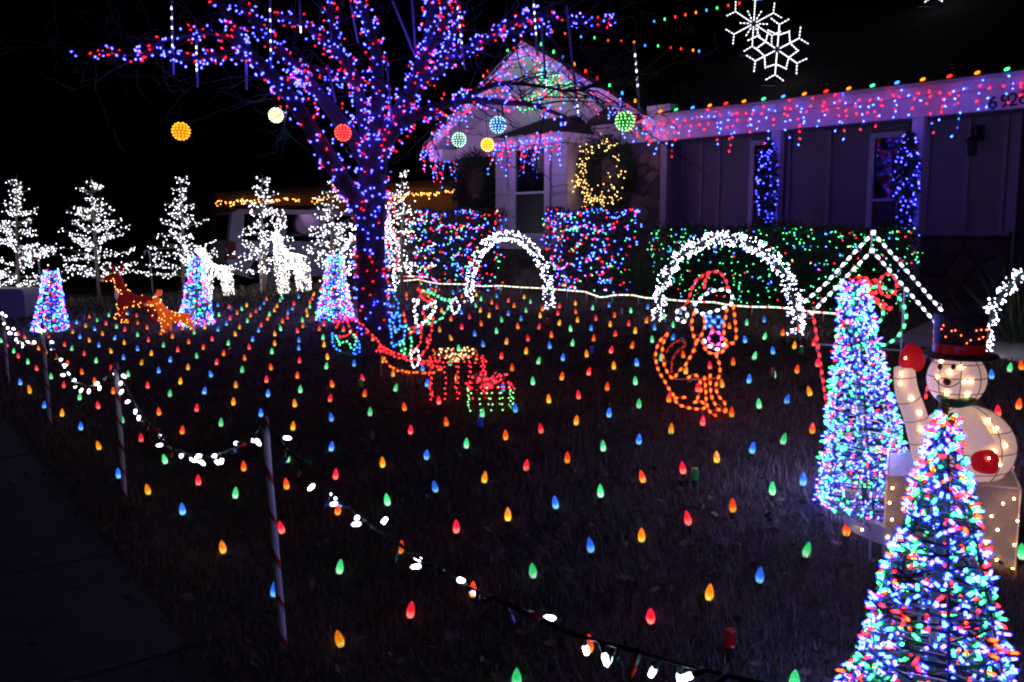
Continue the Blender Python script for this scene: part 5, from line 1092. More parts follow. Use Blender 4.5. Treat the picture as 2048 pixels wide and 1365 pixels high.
# ================================================================== CANDY CANE POLES AND THE WHITE BULB LINE
M_cw = mat('white plastic pole', (.72, .68, .70), .35); M_cr = mat('red plastic stripe', (.42, .012, .02), .35)
CANE = [((568, 1302), (530, 856), 'nearest candy cane pole with the white bulb line tied to its top'), ((250, 1000), (232, 738), 'candy cane pole second from the front along the sidewalk'), ((100, 852), (85, 658), 'candy cane pole third from the front in front of the left cone tree'), ((17, 768), (5, 624), 'candy cane pole at the far left edge of the picture')]
BACK = [((85, 600), (77, 520), 'far candy cane pole below the first white tree'), ((306, 590), (299, 503), 'far candy cane pole with a curved hook beside the doe'), ((523, 590), (519, 502), 'far candy cane pole in front of the van')]
tops = []; btops = []
def cane(bp, tp, lab, r, hook, back):
    g = G(*bp); T = at(tp[0], tp[1], g[1]); t = thing('candy_cane', lab, 'candy cane', g, 'striped candy cane poles'); up = unit(T - g); P = [g - up * .06 + (T - g) * u for u in np.linspace(0, .96, 60)]
    hr = .055
    for k in range(1, 13):
        a = math.pi * k / 12; P.append(T - up * .035 + hook * hr * (1 - math.cos(a)) + up * hr * math.sin(a) * 1.0)
    P.append(P[-1] - up * .04)
    b = MB(); b.tube(P, r, 12, mfun=lambda i, j: 1 if ((j / 12 + i / 60 * 5.2) % 1) < .22 else 0); b.build('pole', [M_cw, M_cr], t, smooth=True)
    return T + up * .02
for bp, tp, lab in CANE: tops.append(cane(bp, tp, lab, .0145, unit((at(*tp, 5) - C0) * np.array([1, 1, 0])) * .75, 0))
for bp, tp, lab in BACK: btops.append(cane(bp, tp, lab, .016, np.array([-1, .1, 0]), 1))
UN = {'r': mat('unlit red bulb', (.35, .02, .02), .15), 'g': mat('unlit green bulb', (.02, .22, .06), .15), 'o': mat('unlit amber bulb', (.45, .2, .05), .15), 'b': mat('unlit blue bulb', (.06, .14, .4), .15)}
WB = dict(UN); WB['W'] = pair('bright white fence lamp', (.75, .75, 1), 3, (.93, .94, 1), 9); WB['W2'] = pair('lilac white fence lamp', (.5, .45, 1), 3, (.85, .83, 1), 8)
def catenary(A, B, sag, n=24): return [A + (B - A) * u - np.array([0, 0, sag * 4 * u * (1 - u)]) for u in np.linspace(0, 1, n)]
def fence_line(lab, A, B, sag, sp, single, L=.034, r=.008):
    C_ = catenary(A, B, sag); t = thing('bulb_line', lab, 'light string', C_[12], 'white bulb lines between the candy canes'); w = MB()
    w.tube(C_, .0035, 4); w.tube([p + np.array([.006 * math.cos(i * 2.1), .006 * math.sin(i * 2.1), .006 * math.cos(i * 1.3)]) for i, p in enumerate(C_)], .003, 4); w.build('wire', M_wire, t)
    P, D, Cc, s = [], [], [], MB()
    for k, (p, d) in enumerate(resample(C_, sp)):
        if random.random() < .08: continue
        c = random.choice(['W', 'W', 'W2']) if random.random() < .56 else random.choice('rgob'); dd = unit(np.array([random.gauss(0, .6), random.gauss(0, .5), random.uniform(-1.1, .25)])); q = p + dd * .022
        s.tube([p, q], .0065, 6); P.append(q); D.append(dd); Cc.append(c)
    s.build('sockets', M_wire, t, stuff=True); lamps(t, P, D, Cc, L, r, table=WB, single=single, n=7)
P0 = np.array([.49, 1.38, .79])
g = np.array([.52, 1.32, 0]); t = thing('candy_cane', 'candy cane pole just outside the lower picture edge', 'candy cane', g, 'striped candy cane poles'); b = MB(); b.tube([g - np.array([0, 0, .06]) + (P0 - g) * u for u in np.linspace(0, 1, 50)], .0145, 12, mfun=lambda i, j: 1 if ((j / 12 + i / 60 * 5.2) % 1) < .22 else 0); b.build('pole', [M_cw, M_cr], t, smooth=True)
fence_line('line of white and unlit coloured bulbs running from the nearest candy cane forwards', tops[0], P0, .17, .055, 90, L=.031, r=.0074)
fence_line('line of white bulbs sagging between the nearest and second candy canes', tops[0], tops[1], .30, .075, 90, L=.034, r=.0082)
fence_line('line of white bulbs sagging between the second and third candy canes', tops[1], tops[2], .27, .078, 90, L=.034, r=.009)
fence_line('line of white bulbs between the third and leftmost candy canes', tops[2], tops[3], .22, .085, 90, L=.036, r=.0098)
bl = [at(-60, 500, 16)] + btops + [at(700, 528, 14.6), at(850, 512, 13.8)]
t = thing('bulb_line', 'far line of small white bulbs hung between the candy canes by the white trees', 'light string', bl[2], 'white bulb lines between the candy canes'); P, D, w = [], [], MB()
for A, B in zip(bl[:-1], bl[1:]):
    C_ = catenary(A, B, .36); w.tube(C_, .004, 3)
    for p, d in resample(C_, .19): P.append(p - np.array([0, 0, .02])); D.append(np.array([0, 0, -1.]) + rnd3(.2))
w.build('wire', M_wire, t); lamps(t, P, D, ['T'] * len(P), .035, .0095)
# ================================================================== SNOWMAN
M_snow = mat('white tinsel fabric', (.66, .63, .66), .8, noise=.06, nscale=60, bump=.7, bscale=300, emis=(1, .6, .5), estr=.30)  # brightened by its own emission, in place of light from inside
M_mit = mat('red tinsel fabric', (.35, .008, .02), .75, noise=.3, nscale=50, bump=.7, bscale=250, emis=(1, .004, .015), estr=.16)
M_hat = mat('black mesh fabric', (.008, .008, .009), .6, bump=.5, bscale=300); M_band = mat('red satin band', (.28, .01, .015), .3, emis=(1, .01, .01), estr=.03)  # band emission adds a weak painted glow
M_scarf = mat('dark green knit scarf', (.02, .10, .065), .9, bump=.6, bscale=150); M_frame = mat('dim frame wire', (.10, .085, .085), .6)
dS = 3.42; K = dS / F
base = at(1905, 1150, dS); base[2] = gz(base[0], base[1])
sn = thing('snowman', 'smiling white fabric snowman in a black top hat and red mittens, waving', 'snowman', base)
bx = thing('gift_box', 'translucent white fabric gift box lit by warm bulbs under the snowman', 'gift box', base)
def gridwire(mb, c, r, sc, lats, lons):
    for la in lats:
        mb.tube([c + r * np.array([math.cos(la) * math.cos(a) * sc[0], math.cos(la) * math.sin(a) * sc[1], math.sin(la) * sc[2]]) for a in np.linspace(0, 6.283, 28)], .0018, 4)
    for lo in lons: mb.tube([c + r * np.array([math.cos(a) * math.cos(lo) * sc[0], math.cos(a) * math.sin(lo) * sc[1], math.sin(a) * sc[2]]) for a in np.linspace(0, 6.283, 28)], .0018, 4)
bc = at(1930, 893, dS); bs = (96 * K, 84 * K, 86 * K)
b = MB(); b.ball(bc, 1, 28, k=18, sc=bs); body = b.build('body', M_snow, sn, smooth=True)
b = MB(); gridwire(b, bc, 1.008, bs, (-.5, 0, .5), (.3, 1.1, 1.9, 2.6)); b.build('frame', M_frame, body)
hc2 = at(1913, 757, dS - .02); b = MB(); b.ball(hc2, 57 * K, 26, k=16, sc=(.97, .95, 1)); head = b.build('head', M_snow, sn, smooth=True)
b = MB(); gridwire(b, hc2, 57.6 * K, (.97, .95, 1), (-.45, .1, .6), (.5, 1.25, 2.0, 2.75)); b.build('frame', M_frame, head)
fw = lambda px, py, dd: at(px, py, dS - dd)
for ex in (1880, 1907): b = MB(); b.ball(fw(ex, 734, .125), 5.2 * K, 10, sc=(1, .5, 1.15)); b.build('eye', M_blk, head, smooth=True)
b = MB(); b.lathe([(7 * K, 0), (7.5 * K, .012), (2 * K, .035)], fw(1893, 763, .118), 10, axis=(-.25, -1, -.15)); b.build('nose', mat('brown felt nose', (.12, .03, .02), .8), head, smooth=True)
b = MB(); b.tube([fw(x, y, dd) for x, y, dd in ((1870, 758, .112), (1876, 766, .118), (1885, 772, .124), (1896, 775, .127), (1908, 772, .126), (1918, 766, .12), (1926, 757, .11))], .0022, 5); b.tube([fw(1867, 760, .11), fw(1873, 755, .113)], .002, 4); b.tube([fw(1923, 754, .112), fw(1930, 761, .108)], .002, 4); b.build('mouth', M_blk, head)
# hat
hb = at(1917, 714, dS - .02); b = MB(); b.lathe([(71 * K, 0), (72 * K, .006), (71 * K, .014), (48 * K, .016)], hb, 28); hat = b.build('hat', M_hat, sn, smooth=False)
b = MB(); b.lathe([(48 * K, .016), (47 * K, .05), (48 * K, .12), (50 * K, .168), (49 * K, .172), (30 * K, .170)], hb, 28); b.build('crown', M_hat, hat)
b = MB(); b.lathe([(48.6 * K, .018), (48.2 * K, .052), (47.5 * K, .053)], hb, 28); b.build('band', M_band, hat)
Q = [hb + np.array([48.5 * K * math.cos(a), 48.5 * K * math.sin(a), z]) for a, z in [(3.5 + 2.4 * ((i_ * .618) % 1), random.uniform(.06, .13)) for i_ in range(15)]]; lamps(hat, Q, [q - hb for q in Q], ['O'] * 15, .007, .003, table={'O': glow('red orange hat lamp', (1, .16, .06), 3.5)})
b = MB(); b.tube([at(1882, 796, dS - .05), at(1895, 806, dS - .12), at(1915, 808, dS - .13), at(1940, 803, dS - .10), at(1952, 795, dS - .02), at(1930, 790, dS + .09), at(1895, 792, dS + .07), at(1882, 796, dS - .05)], 9.5 * K, 8); sc_ = b.build('scarf', M_scarf, sn, smooth=True)
b = MB(); b.tube([at(1890, 806, dS - .13), at(1880, 840, dS - .17), at(1872, 885, dS - .2)], [10 * K, 12 * K, 13 * K], 8); b.build('scarf_tail', M_scarf, sc_, smooth=True)
# arms
b = MB(); P = smoothp([at(1862, 960, dS - .03), at(1850, 915, dS - .03), at(1838, 862, dS - .03), at(1828, 822, dS - .03), at(1812, 785, dS - .03), at(1808, 735, dS - .03)], 2)
b.tube(P, list(np.interp(np.linspace(0, 1, len(P)), [0, .45, .75, 1], [24 * K, 23 * K, 22.5 * K, 19 * K])), 14); arm = b.build('raised_arm', M_snow, sn, smooth=True)
b = MB()
for i in range(4, len(P) - 2, 4):
    tg = unit(P[i + 1] - P[i - 1]); u = np.array([tg[2], 0, -tg[0]]); u /= np.linalg.norm(u); rr_ = np.interp(i / len(P), [0, .45, .75, 1], [24 * K, 23 * K, 22.5 * K, 19 * K]) * 1.02; b.tube([P[i] + rr_ * (math.cos(a) * u + math.sin(a) * np.array([0, 1., 0])) for a in np.linspace(0, 6.283, 16)], .0016, 4)
b.build('frame', M_frame, arm)
o = skin('mitten', [at(1809, 742, dS - .03), at(1815, 722, dS - .03), at(1826, 703, dS - .03), at(1834, 690, dS - .03), at(1838, 724, dS - .05)], [(0, 1), (1, 2), (2, 3), (1, 4)], [20 * K, 25 * K, 24 * K, 14 * K, 11 * K], M_mit, sn, sub=2)
b = MB(); P2 = smoothp([at(1925, 832, dS - .1), at(1945, 862, dS - .17), at(1966, 896, dS - .2)], 2); b.tube(P2, [26 * K, 27 * K, 27 * K, 26 * K, 25 * K, 24 * K, 23 * K, 22 * K, 22 * K][:len(P2)] if len(P2) <= 9 else 25 * K, 14); b.build('lowered_arm', M_snow, sn, smooth=True)
o = skin('mitten', [at(1962, 895, dS - .2), at(1968, 915, dS - .21), at(1972, 935, dS - .2), at(1988, 932, dS - .2), at(1946, 925, dS - .22)], [(0, 1), (1, 2), (1, 3), (1, 4)], [26 * K, 34 * K, 26 * K, 18 * K, 16 * K], M_mit, sn, sub=2)
# warm bulbs on fabric
def warm(parent, pts, s=.0055):
    b = MB()
    for p in pts: b.ball(p, s, 6, k=4)
    b.build('warm_bulbs', glow('warm fabric lamp', (1, .46, .13), 45), parent, stuff=True)
def onball(c, sc, px, py, off=1.05):
    r = ray(px, py); o_ = (C0 - c) / np.array(sc); d_ = r / np.array(sc); A = d_ @ d_; B = 2 * o_ @ d_; Cc = o_ @ o_ - off ** 2; dis = B * B - 4 * A * Cc
    return C0 + r * ((-B - math.sqrt(max(0, dis))) / (2 * A))
hs = (57 * K * .97, 57 * K * .95, 57 * K)
warm(head, [onball(hc2, hs, x, y) for x, y in ((1882, 722), (1922, 734), (1875, 754), (1930, 763), (1943, 763), (1893, 788), (1935, 791), (1898, 745))])
warm(body, [onball(bc, bs, x, y) for x, y in ((1977, 840), (1954, 840), (1994, 857), (2012, 892), (1990, 905), (1940, 825), (2000, 930), (1975, 868))])
warm(arm, [at(x, y, dS - .03 - 25 * K) for x, y in ((1802, 748), (1800, 768), (1824, 798), (1840, 826), (1843, 860), (1846, 900))])
warm(sn, [at(1811, 717, dS - .03 - 27 * K), at(1978, 917, dS - .2 - 30 * K)], .004)
# box: five soft panels, wire edges, bulbs
yaw = -.42; X_ = np.array([math.cos(yaw), math.sin(yaw), 0]); Y_ = np.array([-math.sin(yaw), math.cos(yaw), 0]); hw_, zt0 = .232, at(1905, 962, dS - .12)[2]; zb0_ = base[2] - .02
M_box = mat('translucent white box fabric', (.13, .135, .17), .6, bump=.5, bscale=40, emis=(1, .55, .3), estr=.05)  # no light passes through; emission stands in for the inner warmth
def side(c, ux, nm):
    b = MB(); n = 8; V = []
    nrm = np.cross(ux, np.array([0, 0, 1.]))
    for j in range(n + 1):
        for i in range(n + 1):
            u, v = i / n * 2 - 1, j / n; q = c + ux * u * hw_ + np.array([0, 0, zb0_ + (zt0 - zb0_) * v]) + nrm * (.012 * math.sin(u * 9 + j) * (1 - abs(u)) - .02 * (1 - abs(u)) * math.sin(v * math.pi)); V.append(q)
    b.add(V, [(j * (n + 1) + i, j * (n + 1) + i + 1, (j + 1) * (n + 1) + i + 1, (j + 1) * (n + 1) + i) for j in range(n) for i in range(n)]); return b.build(nm, M_box, bx, smooth=True)
cc = np.array([base[0] - .0, base[1] + .08, 0]); side(cc - Y_ * hw_, X_, 'front_panel'); side(cc + Y_ * hw_, -X_, 'rear_panel'); side(cc + X_ * hw_, Y_, 'side_panel'); side(cc - X_ * hw_, -Y_, 'side_panel')
b = MB(); cs = [cc + X_ * sx * hw_ + Y_ * sy * hw_ for sx, sy in ((-1, -1), (1, -1), (1, 1), (-1, 1))]
b.add([c + np.array([0, 0, zt0 - .004]) for c in cs], [(0, 1, 2, 3)]); b.build('lid', M_box, bx)
b = MB()
for i in range(4): b.tube([cs[i] + np.array([0, 0, zb0_]), cs[i] + np.array([0, 0, zt0])], .004, 6); b.tube([cs[i] + np.array([0, 0, zt0]), cs[(i + 1) % 4] + np.array([0, 0, zt0])], .004, 6)
b.build('frame', M_wwire, bx)
fpnt = lambda u, v: cc - Y_ * (hw_ + .028) + X_ * hw_ * u + np.array([0, 0, zb0_ + (zt0 - zb0_) * v])
warm(bx, [fpnt(u, v - .03) for u, v in ((-.93, .72), (-.88, .52), (-.93, .3), (-.9, .9), (.9, .93), (.75, .86), (.97, .68), (.6, .7), (.7, .55), (.95, .4), (.72, .2), (.95, .12), (.55, .38), (-.55, .88))], .0045)
# blue fabric flap on the grass
M_flap = mat('pale blue tinsel fabric', (.35, .45, .62), .8, bump=.5, bscale=200)
fl_ = [(1688, 1046), (1706, 1047), (1722, 1053), (1743, 1066), (1741, 1050), (1752, 1048), (1768, 1056), (1792, 1064), (1796, 1092), (1770, 1092), (1738, 1080), (1708, 1066)]
P = [at(x, y, 3.3 + (x - 1688) * .0006) for x, y in fl_]; b = MB(); b.prism(P, np.array([0, .03, .012])); gl = sum(P) / len(P); t = thing('fabric_flap', 'pale blue tail shaped fabric piece lying on the grass left of the gift box', 'decoration', (gl[0], gl[1], gz(gl[0], gl[1])))
b.build('fabric', M_flap, t); b = MB(); b.tube([np.array([gl[0], gl[1], gz(gl[0], gl[1]) - .05]), gl + np.array([0, .02, 0])], .006, 5); b.build('stake', M_rod, t); warm(t, [at(1724, 1060, 3.29)], .004)
# ================================================================== LAWN STAKE LIGHTS
TILES = {'A': (0, 580, 5.12), 'B': (400, 580, 5.12), 'C': (800, 580, 5.12), 'D': (1200, 580, 5.12), 'E': (0, 760, 4.096), 'F': (500, 760, 4.096), 'G': (1000, 760, 4.096), 'H': (1500, 640, 3.25), 'I': (300, 1040, 3.4133), 'J': (900, 1040, 3.4133), 'K': (1248, 880, 2.56)}
DATA = '''A:X915,275 B785,332 G995,310 G1115,260 B1310,243 R1402,262 R1085,343 O875,368 X1303,322 X1408,338 G1193,376 B972,400 O742,430 B655,400 R1278,407 X1505,385 O1050,448 B817,480 B1170,492 G1410,460 X1645,440 R1622,305 X1762,477 R1870,390 G1992,435 X122,425 R188,450 X257,488 X328,543 X397,597 X470,635 R500,472 G15,520 R75,565 G138,627 R185,678 G285,738 R378,805 X577,690 B208,947 O305,1010 G523,887 R652,975 R860,652 O917,516 B1012,566 O1272,540 R1518,513 G1672,568 X1930,530 O1140,627 B1410,600 O1547,650 R1820,614 B1740,712 G2016,675 O1445,746 B1625,825 O1923,792 O1843,936 R1513,980 G982,725 X685,750 X840,840 X970,930 R1145,800 B1265,692 G1310,865 R660,560 G730,600
B:B183,158 R295,172 O478,157 B655,133 X684,92 G845,78 G820,108 B1010,70 O1160,43 R1150,87 X1126,123 G1126,170 R962,140 O786,165 B613,186 G430,195 G195,255 X380,235 R305,290 X515,260 R572,218 O762,208 B943,190 B898,232 R896,280 G710,250 X691,292 G485,316 B270,345 O50,380 B180,404 O402,381 R626,360 B598,413 X844,320 O1088,210 O1097,258 G1050,310 X1052,366 G828,397 O768,450 O364,453 R126,502 B535,505 G286,545 R1000,420 B1014,514 B1010,592 O765,547 R505,587 X30,588 X239,650 R167,740 X458,697 G736,632 R1018,725 X729,792 G430,818 B117,863 X994,878 R678,918 O367,974 X1220,398 R1267,350 G1257,490 O1268,560 O1307,685 G1290,783 B1578,755 R1667,905 X1357,964 O1866,720 O1977,857 X1768,498 G2005,418 X1465,405 O108,312
C:X65,48 R70,88 O365,12 B547,30 X632,64 O782,48 G828,93 B990,62 O1272,75 G1335,122 R1110,110 X940,128 G780,160 R995,176 X1165,160 G1293,212 R1630,166 X1457,195 O1797,138 G1971,185 O820,210 O427,212 B633,230 O330,165 R235,233 X40,250 R53,312 X255,290 X520,297 R713,278 O909,262 B1108,243 B1240,293 G1042,308 X835,345 R632,380 O408,407 B185,425 B765,450 G990,422 X1208,372 R1420,378 O1437,263 R1618,238 X1803,222 O1817,310 O1626,338 R2008,290 B1956,393 G1750,400 X1553,462 R1311,498 O1087,530 B855,556 O528,492 R283,518 X347,640 G603,600 G1763,545 X1981,495 B1536,573 O1289,628 R1036,676 G1411,728 B1664,695 O1912,657 R1927,840 X1653,887 G1362,938 X1148,800 B232,800 B272,957 O578,890 B1055,1000 X780,690 G510,745 G302,335
D:B93,158 X148,260 G317,212 B487,176 O104,350 R294,343 X476,316 G653,270 O360,418 R157,457 B560,386 G747,358 B747,482 B827,230 G537,510 X323,567 R109,617 B381,746 O144,780 G364,935 X72,995 X857,663 O877,825 R1128,777 R1150,400 X1365,737 X1328,372 G1503,336 B1682,306 B1489,508 G1682,478 X1870,440 O1988,570 G1577,678 B1774,626 X2015,815 B1525,914 G1780,865 O1255,960 G628,695 R1000,1005 R2040,390
E:O246,90 B360,207 O507,273 G649,140 B660,383 O813,540 R805,210 G1000,325 R1157,477 B975,770 O1215,900 B1497,1062 G1357,652 R1625,825 G1925,932 X1997,710 X1490,412 X1303,262 G1390,112 B1670,92 R1608,232 O1910,180 G1808,352 X928,92
F:B145,113 G411,80 O368,195 R652,150 X937,112 G1187,67 R1549,170 X1267,218 G982,265 B669,307 B90,272 O350,382 B662,550 R1314,410 X1610,347 G1900,275 G1772,523 B1443,612 O1088,680 R698,775 X301,855 G1130,985 B1523,875 O1917,800 G308,640 R265,1215 R1690,1205 X715,1060
G:O401,160 R645,125 G1138,197 B127,233 B893,270 O622,333 R338,403 X45,455 X1383,150 R1660,338 X1898,270 O1401,405 G847,547 B1137,487 O1778,635 R1503,727 X1177,797 G827,917 B461,1008 X551,640 R213,703 O66,1108 X1908,1033 R1547,1140
H:O393,467 B236,515 G62,547 X405,705 G212,775 B12,835 B345,1040 G147,1100 B1572,355 G1688,313 X1768,300 X1745,548 R1613,595 X1697,940 R415,150 R440,282 X627,1360
I:O500,187 B845,480 G1290,325 X1705,185 R1774,620 O1303,812
J:B965,178 O1308,103 G570,347 X157,478 R1371,650 O1768,495 X950,850 G455,1085
K:G930,563 B695,692 G2040,570 G870,1230'''
M_sock = mat('black lamp socket', (.012, .012, .013), .5)
def stake_mesh():
    b = MB(); b.lathe([(.0035, -.13), (.006, -.09), (.006, -.045), (.0125, -.04), (.0135, -.005), (.011, .0)], n=8); b.box((0, 0, -.09), (.004, .022, .07)); b.box((0, 0, -.09), (.022, .004, .07)); return b.mesh('stake_light', M_sock)
def c9_mesh(c):
    b = MB(); b.lathe([(.0115, 0), (.0158, .012), (.0164, .022), (.0148, .036), (.0105, .050), (.0055, .060), (.0015, .0655)], n=9); return b.mesh('bulb', LED[c])
SM = stake_mesh(); CM_ = {}
for c in list(LED):
    CM_[c] = []
    for f_ in (1.0, .72, 1.2, .9):
        me = c9_mesh(c); m2 = LED[c].copy(); m2.name = LED[c].name + ' batch'
        for nd in m2.node_tree.nodes:
            if nd.type == 'MAP_RANGE': nd.inputs[3].default_value *= f_; nd.inputs[4].default_value *= f_
        me.materials[0] = m2; CM_[c].append(me)
CL = {'R': 'red faceted bulb on a short black stake out in the open lawn', 'X': 'red orange faceted bulb on a short black stake out in the open lawn', 'O': 'amber faceted bulb on a short black stake out in the open lawn', 'G': 'green faceted bulb on a short black stake out in the open lawn', 'B': 'blue faceted bulb on a short black stake out in the open lawn'}
CG = {'R': 'red stake lights dotted over the lawn', 'X': 'red orange stake lights dotted over the lawn', 'O': 'amber stake lights dotted over the lawn', 'G': 'green stake lights dotted over the lawn', 'B': 'blue stake lights dotted over the lawn'}
spots = []
for ln in DATA.split('\n'):
    if not ln.strip(): continue
    T, rest = ln.split(':'); x0, y0, k = TILES[T]; 
    for q in rest.split(): c = q[0]; x, y = q[1:].split(','); spots.append((x0 + float(x) / k, y0 + float(y) / k, c))
def put_c9(px, py, c, lab=None):
    g = G(px, py, .062); p = np.array([g[0], g[1], gz(g[0], g[1]) + .034])
    s = bpy.data.objects.new('stake_light', SM); COL.objects.link(s); s.location = tuple(p); s.rotation_euler = (random.gauss(0, .11), random.gauss(0, .11), random.uniform(0, 6.28)); tag(s, lab or CL[c], 'stake light', CG[c])
    o = bpy.data.objects.new('bulb', random.choice(CM_[c])); COL.objects.link(o); o.parent = s; return p
LM = [(1400, 700, 'the puppy figure'), (700, 690, 'the seated elf'), (870, 690, 'the sled rider elf'), (912, 770, 'the larger red lit gift box'), (985, 800, 'the smaller green lit gift box'), (265, 600, 'the red tinsel doe'), (340, 650, 'the orange tinsel fawn'), (100, 640, 'the leftmost cone tree'), (393, 640, 'the cone tree behind the fawn'), (670, 630, 'the cone tree by the trunk'), (748, 650, 'the big trunk'), (938, 606, 'the left foot of the first arch'), (1098, 620, 'the right foot of the first arch'), (1316, 644, 'the left foot of the second arch'), (1592, 672, 'the right foot of the second arch'), (1650, 780, 'the red doghouse wall'), (1640, 950, 'the tall cone tree foot'), (1700, 1070, 'the blue fabric flap'), (2020, 930, 'the snowman'), (568, 1180, 'the nearest candy cane'), (250, 880, 'the second candy cane'), (100, 760, 'the third candy cane'), (17, 700, 'the leftmost candy cane'), (428, 600, 'the reindeer with low antlers'), (578, 595, 'the reindeer with tall antlers'), (1390, 958, 'the bright green strobe cap'), (1460, 1290, 'the nearest dark red strobe cap'), (961, 851, 'the blue strobe cap by the gifts'), (744, 872, 'the unlit amber bulb'), (1544, 752, 'the strobe cap right of the puppy'), (1603, 707, 'the strobe cap left of the doghouse'), (1184, 706, 'the blue strobe cap in mid lawn'), (461, 707, 'the dark red strobe cap at left'), (179, 654, 'the green strobe cap at left'), (1338, 664, 'the clear strobe cap behind the puppy'), (1095, 648, 'the red strobe cap below the first arch'), (722, 773, 'the dark green strobe cap below the elf'), (559, 658, 'the green strobe cap left of the trunk')]
CN = {'R': 'red', 'X': 'red orange', 'O': 'amber', 'G': 'green', 'B': 'blue'}
own = {}
for c in CN:
    idx = [i for i, s in enumerate(spots) if s[2] == c]; cand = sorted((math.hypot(spots[i][0] - x, (spots[i][1] - y) * 1.3), i, w) for i in idx for x, y, w in LM); used = set()
    low = max(idx, key=lambda i: spots[i][1]); own[low] = CN[c] + ' stake bulb lowest in the picture of all the ' + CN[c] + ' ones'
    for dist, i, w in cand:
        if dist < 110 and i not in own and w not in used: own[i] = CN[c] + ' stake bulb standing nearest to ' + w; used.add(w)
C9P = []
for i, s in enumerate(spots):
    C9P.append(put_c9(s[0], s[1], s[2], own.get(i)))
# dead amber bulb and the unlit strobe caps
def strobe_mesh(): 
    b = MB(); b.lathe([(.02, .03), (.0215, .034), (.019, .04), (.0175, .085), (.016, .09)], n=14); return b
SB = MB(); SB.lathe([(.004, -.12), (.006, -.05), (.017, -.045), (.0175, .0), (.0185, .03)], n=12); SBM = SB.mesh('strobe_light', M_sock)
SC_ = {'G': mat('green strobe cap', (.01, .16, .05), .2, emis=(.01, .6, .1), estr=.03), 'R': mat('dark red strobe cap', (.16, .008, .012), .2, emis=(1, .01, .02), estr=.02), 'B': mat('blue strobe cap', (.02, .06, .35), .2, emis=(.02, .08, 1), estr=.06), 'C': mat('clear strobe cap', (.35, .36, .4), .15)}  # coloured caps carry a weak painted glow, though unlit
SCM = {k: strobe_mesh().mesh('cap', m) for k, m in SC_.items()}
for px, py, c, lab in ((179, 654, 'G', 'small dark green strobe cap on a stake near the left cone tree'), (559, 658, 'G', 'green strobe cap on a stake right behind a green bulb left of the trunk'), (461, 707, 'R', 'dark red strobe cap on a stake in the middle of the left lawn'), (590, 626, 'R', 'small red strobe cap on a stake left of the trunk cone tree'), (462, 621, 'C', 'clear strobe cap on a stake near the reindeer doe'), (722, 773, 'G', 'dark green strobe cap on a stake below the seated elf boots'), (963, 621, 'B', 'blue strobe cap beside an amber bulb near the first arch'), (814, 620, 'C', 'clear strobe cap on a stake left of the elf face'), (1095, 648, 'R', 'dark red strobe cap on a stake below the first arch'), (1184, 706, 'B', 'blue strobe cap beside an amber bulb in the lawn middle'), (1243, 628, 'C', 'clear strobe cap on a stake left of the second arch'), (1338, 664, 'C', 'clear strobe cap on a stake behind the puppy tail'), (1544, 752, 'R', 'red strobe cap with a pale collar right of the puppy'), (961, 851, 'B', 'blue strobe cap on a stake in front of the green gift box'), (1390, 958, 'G', 'bright green strobe cap on a stake below the puppy'), (1603, 707, 'G', 'green strobe cap with a pale collar left of the doghouse wall'), (1460, 1290, 'R', 'nearest dark red strobe cap by the bottom edge'), (244, 676, 'B', 'dim blue strobe cap on a stake below the doe')):
    g = G(px, py, .055); s = bpy.data.objects.new('strobe_light', SBM); COL.objects.link(s); s.location = (g[0], g[1], gz(g[0], g[1]) + .02); tag(s, lab, 'strobe light', 'unlit strobe lights among the stake lights'); o = bpy.data.objects.new('cap', SCM[c]); COL.objects.link(o); o.parent = s
g = G(744, 872, .062); s = bpy.data.objects.new('stake_light', SM); COL.objects.link(s); s.location = (g[0], g[1], gz(g[0], g[1]) + .034); tag(s, 'unlit dull amber bulb on a stake in the middle of the lawn', 'stake light'); o = bpy.data.objects.new('bulb', c9_mesh('O')); o.data.materials[0] = mat('unlit dull amber bulb', (.3, .17, .06), .3); COL.objects.link(o); o.parent = s
# cords running through the grass
b = MB()
for A, B in (((570, 703), (860, 742)), ((600, 710), (1080, 735)), ((1340, 745), (1600, 752)), ((1180, 720), (1500, 770))):
    b.tube([(lambda q: q + np.array([0, 0, .015]))(G(A[0] + (B[0] - A[0]) * u, A[1] + (B[1] - A[1]) * u + 3 * math.sin(u * 9))) for u in np.linspace(0, 1, 26)], .0045, 5)
t = thing('ground_cord', 'dark green extension cords running over the lawn between the figures', 'cord', G(800, 735)); b.build('cord', M_wire, t)
# ================================================================== GRASS AND FALLEN LEAVES
M_gr = [mat('dormant straw grass', (.25, .18, .125), .8), mat('dull brown grass', (.16, .115, .085), .85), mat('faded olive grass', (.10, .10, .06), .8)]
def scatter(n, dmin, dmax, pw):
    d = dmin + (dmax - dmin) * np.random.rand(n) ** pw; x = (np.random.rand(n) * 1.36 - .66) * d; s = .8 * x + .6 * d
    a = (x - 2.16) * .69 - (d - 14.2) * .724; bb = (x - 2.16) * .724 + (d - 14.2) * .69
    k = (s > .78 + np.random.rand(n) ** .5 * .27 + .05 * np.sin(d * 5 + x * 3)) & ((bb < -.2) | (a < -6)); Q = [G(*c)[:2] for c in WALKQ]; ins = np.ones(n, bool)
    for i in range(4):
        A, B = Q[i], Q[(i + 1) % 4]; ins &= ((B[0] - A[0]) * (d - A[1]) - (B[1] - A[1]) * (x - A[0])) < 0
    k &= ~ins; return x[k], d[k]
